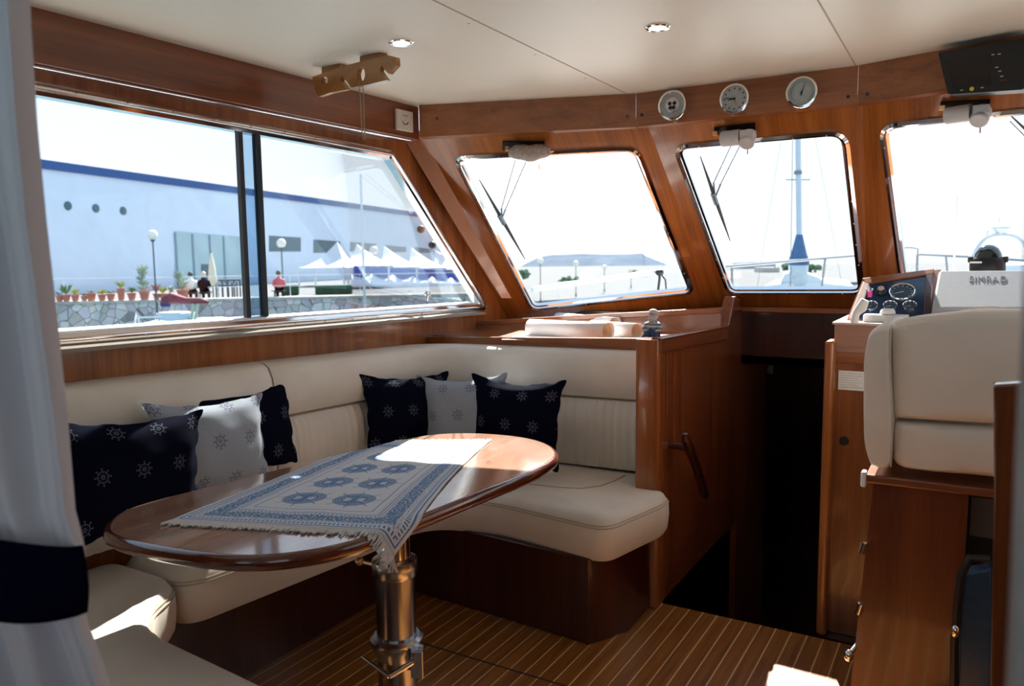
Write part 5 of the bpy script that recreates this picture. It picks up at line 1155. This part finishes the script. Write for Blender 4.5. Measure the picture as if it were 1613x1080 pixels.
def block(name, x0_, x1_, y0_, y1_, d, mat, lab, wins=(), cat='building'):
    a, b = pd(x0_, y0_, d), pd(x1_, y0_, d); zt_ = (a.z+b.z)/2; zb_ = pd((x0_+x1_)/2, y1_, d).z; g = thing(name, V((a.x, a.y, zb_)), lab, cat)
    n_ = (b-a).cross(V((0, 0, 1))).normalized(); n_ = -n_ if n_.dot(fw) < 0 else n_
    m = MB(); m.prism([V((a.x, a.y, zb_)), V((b.x, b.y, zb_)), V((b.x, b.y, zt_)), V((a.x, a.y, zt_))], n_*6); m.build('walls', mat, g)
    for (wx0, wx1, wy0, wy1) in wins:
        m = MB(); q = [pd(wx0, wy0, d)-n_*.05, pd(wx1, wy0, d)-n_*.05, pd(wx1, wy1, d)-n_*.05, pd(wx0, wy1, d)-n_*.05]; m.prism(q, n_*.1); m.build('window', DGL, g)
block('harbour_shed', 916, 1010, 446, 472, 120, SHED, 'long low white shed with square windows below the hill', ((928, 936, 447, 457), (951, 959, 448, 458), (972, 980, 447, 460)))
block('harbour_shed', 1012, 1080, 443, 470, 135, plain('grey_shed', (.50, .54, .56), .8), 'pale grey shed right of the long low white one', ((1040, 1046, 448, 456),))
block('harbour_wall', 835, 914, 455, 478, 100, plain('bleached_wall', (.62, .60, .56), .9), 'bleached low wall below the lamps at the left of the windscreen', (), 'wall')
block('quay_building', 1154, 1200, 433, 462, 170, BEIGE, 'beige orange low building left of the sailing mast', ())
block('quay_building', 1201, 1228, 421, 462, 175, plain('grey_beige_tower', (.46, .46, .42), .9), 'taller grey beige building next to the orange one', ())
block('quay_building', 1164, 1222, 415, 434, 230, plain('blue_grey_block', (.40, .46, .54), .9), 'blue-grey block behind the beige building', ())
TREE = plain('distant_foliage', (.12, .20, .13), 1, 0, .3, 1)
def tree(x, y, w, d, lab, zb=None):
    c = pd(x, y, d); r = w*d/F/2; zb = pd(x, 462, d).z; g = thing('tree', V((c.x, c.y, zb)), lab, 'tree', 'distant trees'); rn_ = random.Random(int(x)); m = MB()
    for i in range(70):
        v = V((rn_.gauss(0, 1), rn_.gauss(0, 1), rn_.gauss(0, 1))).normalized()*r*rn_.uniform(.4, 1); v.z *= .7; m.ball(c+v, r*rn_.uniform(.14, .28), (1, 1, .8), 6)
    m.build('foliage', TREE, g); MB().tube([V((c.x, c.y, zb)), c], r*.1, 6).build('trunk', POLE, g)
tree(822, 432, 26, 80, 'green tree at the left edge of the windscreen view'); tree(898, 446, 34, 125, 'low dark tree behind the bleached wall'); tree(1000, 439, 40, 150, 'low dark tree above the white shed'); tree(1248, 420, 34, 150, 'dark tree just left of the sailing mast'); tree(1272, 424, 26, 150, 'dark tree just right of the sailing mast'); tree(1288, 440, 60, 200, 'low dark trees right of the mast')
# own boom or pole lying across the left windscreen view, with a black rope
A, B = pd(838, 456, 6), pd(1092, 420, 6.6); g = thing('boat_hook_pole', A, 'pale diagonal pole lashed outside the left windscreen pane', 'pole'); m = MB(); m.tube([A, B], .022, 10); m.build('shaft', plain('pale_pole', (.70, .76, .82), .3), g)
c = pd(1039, 429, 6.4); m = MB(); m.tube([c+V((0, 0, .03)), c+V((.0, 0, -.05)), c+V((-.02, 0, -.22))], .010, 6); m.tube([c+V((0, 0, .0)), c+V((.05, 0, -.06)), c+V((.065, 0, -.22))], .006, 6); m.ball(c, .035, (1, 1, .8)); m.build('black_rope', BLACK, label='black rope tied round the pale diagonal pole', cat='rope')
m = MB(); dz = .90
m.prism([(-2.24, 4.0, dz), (.74, 4.0, dz), (.74, 6.0, dz), (.2, 7.6, dz), (-.77, 8.8, dz), (-1.8, 7.6, dz), (-2.24, 6.0, dz)], (0, 0, -.06)); m.prism([(-2.75, -1.0, dz), (-2.235, -1.0, dz), (-2.235, 6.0, dz), (-2.75, 5.2, dz)], (0, 0, -.06)); m.prism([(.73, -1.0, dz), (1.25, -1.0, dz), (1.25, 5.2, dz), (.73, 6.0, dz)], (0, 0, -.06))
m.build('foredeck', plain('white_deck', (.62, .62, .60), .5), label='white deck of this boat outside the cabin, round the windscreen', cat='deck')
# own bow rail in front of the middle and right panes
RAIL = plain('dull_steel_rail', (.20, .22, .25), .4, .3)
g = thing('bow_rail', pd(1145, 460, 6), 'thin steel bow rail outside the middle windscreen pane', 'railing')
MB().tube([pd(1130, 421, 5.5), pd(1250, 411, 6.3), pd(1370, 401, 7.2)], .011, 8).build('top_rail', RAIL, g)
for x, y, x2, y2 in ((1153, 419, 1153, 490), (1300, 407, 1290, 490)): MB().tube([pd(x, y, 5.7 if x < 1200 else 6.6), pd(x2, y2, 5.7 if x < 1200 else 6.6)], .010, 6).build('post', RAIL, g)
MB().box(pd(1140, 428, 6.1)-V((.0, .01, .05)), pd(1166, 428, 6.1)+V((0, .01, .0))).build('white_plate', WHITE, g)
# moored sailing boat ahead
dS = 24; g = thing('sailing_boat', pd(1258, 470, dS), 'moored white sailing boat with tall mast and blue sail cover ahead of the middle pane', 'boat')
MB().tube([pd(1260, 462, dS), pd(1257, 215, dS), pd(1255, 20, dS)], [.09, .085, .08], 10).build('mast', plain('pale_alloy_mast', (.55, .60, .68), .4), g)
m = MB(); m.tube([pd(1238, 283, dS), pd(1257, 283, dS), pd(1276, 283, dS)], .018, 6); m.lathe([(.12, -.05), (.12, .06)], pd(1257, 272, dS), seg=10); m.build('spreader', RAIL, g)
for x0_, y0_, x1_, y1_ in ((1249, 200, 1245, 455), (1256, 60, 1330, 470), (1256, 60, 1190, 470)): MB().tube([pd(x0_, y0_, dS), pd(x1_, y1_, dS)], .006 if x1_ != 1245 else .012, 5).build('stay', RAIL, g)
c0 = pd(1259, 372, dS); c1 = pd(1259, 418, dS); m = MB(); m.lathe([(.30, c1.z-.0), (.33, c1.z+.1), (.24, c1.z+.35), (.12, c0.z-.05), (.10, c0.z+.05)], (c0.x, c0.y, 0), seg=14); m.build('sail_cover', plain('blue_sail_cover', (.07, .15, .30), .8, 0, .15, 4), g)
m = MB(); m.lathe([(.20, pd(1259, 466, dS).z), (.26, pd(1259, 440, dS).z), (.32, pd(1259, 408, dS).z), (.28, c1.z+.02)], (c0.x, c0.y, 0), seg=14); m.build('furled_sail', plain('grey_white_sail', (.62, .66, .72), .8, 0, .15, 4), g)
deck = [pd(x, y, dS) for x, y in ((1205, 449), (1240, 445), (1290, 444), (1345, 450), (1360, 475), (1200, 475))]; m = MB(); m.prism(deck, (-1, 6, 0)); m.build('hull', plain('white_hull', (.80, .83, .86), .3), g, bevel=.05)
m = MB(); m.prism([pd(x, y, dS) for x, y in ((1228, 446), (1236, 430), (1262, 427), (1290, 436), (1300, 446))], (-.6, 3, 0)); m.build('cabin', plain('white_cabin', (.74, .79, .83), .35), g, bevel=.05)
# right pane: antenna, rail, radar arch boat
p = pd(1508, 305, 5.2); m = MB(); m.tube([V((p.x, p.y, .9)), p], [.009, .006], 6); m.build('whip_antenna', plain('grey_whip', (.55, .58, .62), .4), label='thin upright whip antenna outside the right windscreen pane', cat='antenna')
g = thing('guard_rail', pd(1445, 440, 7), 'steel guard rail outside the right windscreen pane', 'railing')
m = MB(); m.tube([pd(1443, 470, 7), pd(1445, 402, 7), pd(1448, 401, 7), pd(1540, 405, 7), pd(1640, 412, 7)], .010, 8); m.build('top_rail', RAIL, g); MB().tube([pd(1490, 404, 7), pd(1496, 470, 7)], .010, 6).build('post', RAIL, g)
MB().tube([pd(1400, 391, 7), pd(1435, 390, 7), pd(1446, 392, 7), pd(1445, 402, 7)], .007, 6).build('mooring_line', RAIL, g)  # separate mooring line, joined onto the end of the rail
dR = 22; g = thing('motor_yacht', pd(1560, 470, dR), 'white motor yacht with radar arch ahead of the right pane', 'boat'); PW = plain('pale_arch_paint', (.66, .68, .72), .5)
MB().tube(rpoly([pd(1528, 412, dR), pd(1549, 370, dR), pd(1606, 369, dR), pd(1625, 412, dR)], .5, 4, False), .06, 8).build('radar_arch', PW, g)
c = pd(1574, 364, dR); MB().lathe([(.06, -.1), (.15, 0), (.26, .07), (.27, .11), (.0, .12)], c, seg=16).build('radar_dome', PW, g)
m = MB(); m.tube([pd(1574, 362, dR), pd(1574, 341, dR)], .015, 5); m.tube([pd(1570, 352, dR), pd(1575, 344, dR)], .03, 5); m.tube([pd(1554, 370, dR), pd(1556, 363, dR)], .03, 5); m.build('aerials', PW, g)
m = MB(); m.prism([pd(x, y, dR) for x, y in ((1500, 445), (1540, 418), (1660, 414), (1700, 470), (1490, 470))], (0, 5, 0)); m.build('hull', plain('white_yacht_hull', (.82, .84, .86), .3), g, bevel=.06)
# low far shore behind the right pane
block('far_shore', 1395, 1700, 441, 462, 420, plain('hazy_shore', (.42, .48, .52), 1, 0, .1, .05), 'low hazy shore seen low in the right windscreen pane', (), 'shore')  # haze over the shore is put into its pale colour
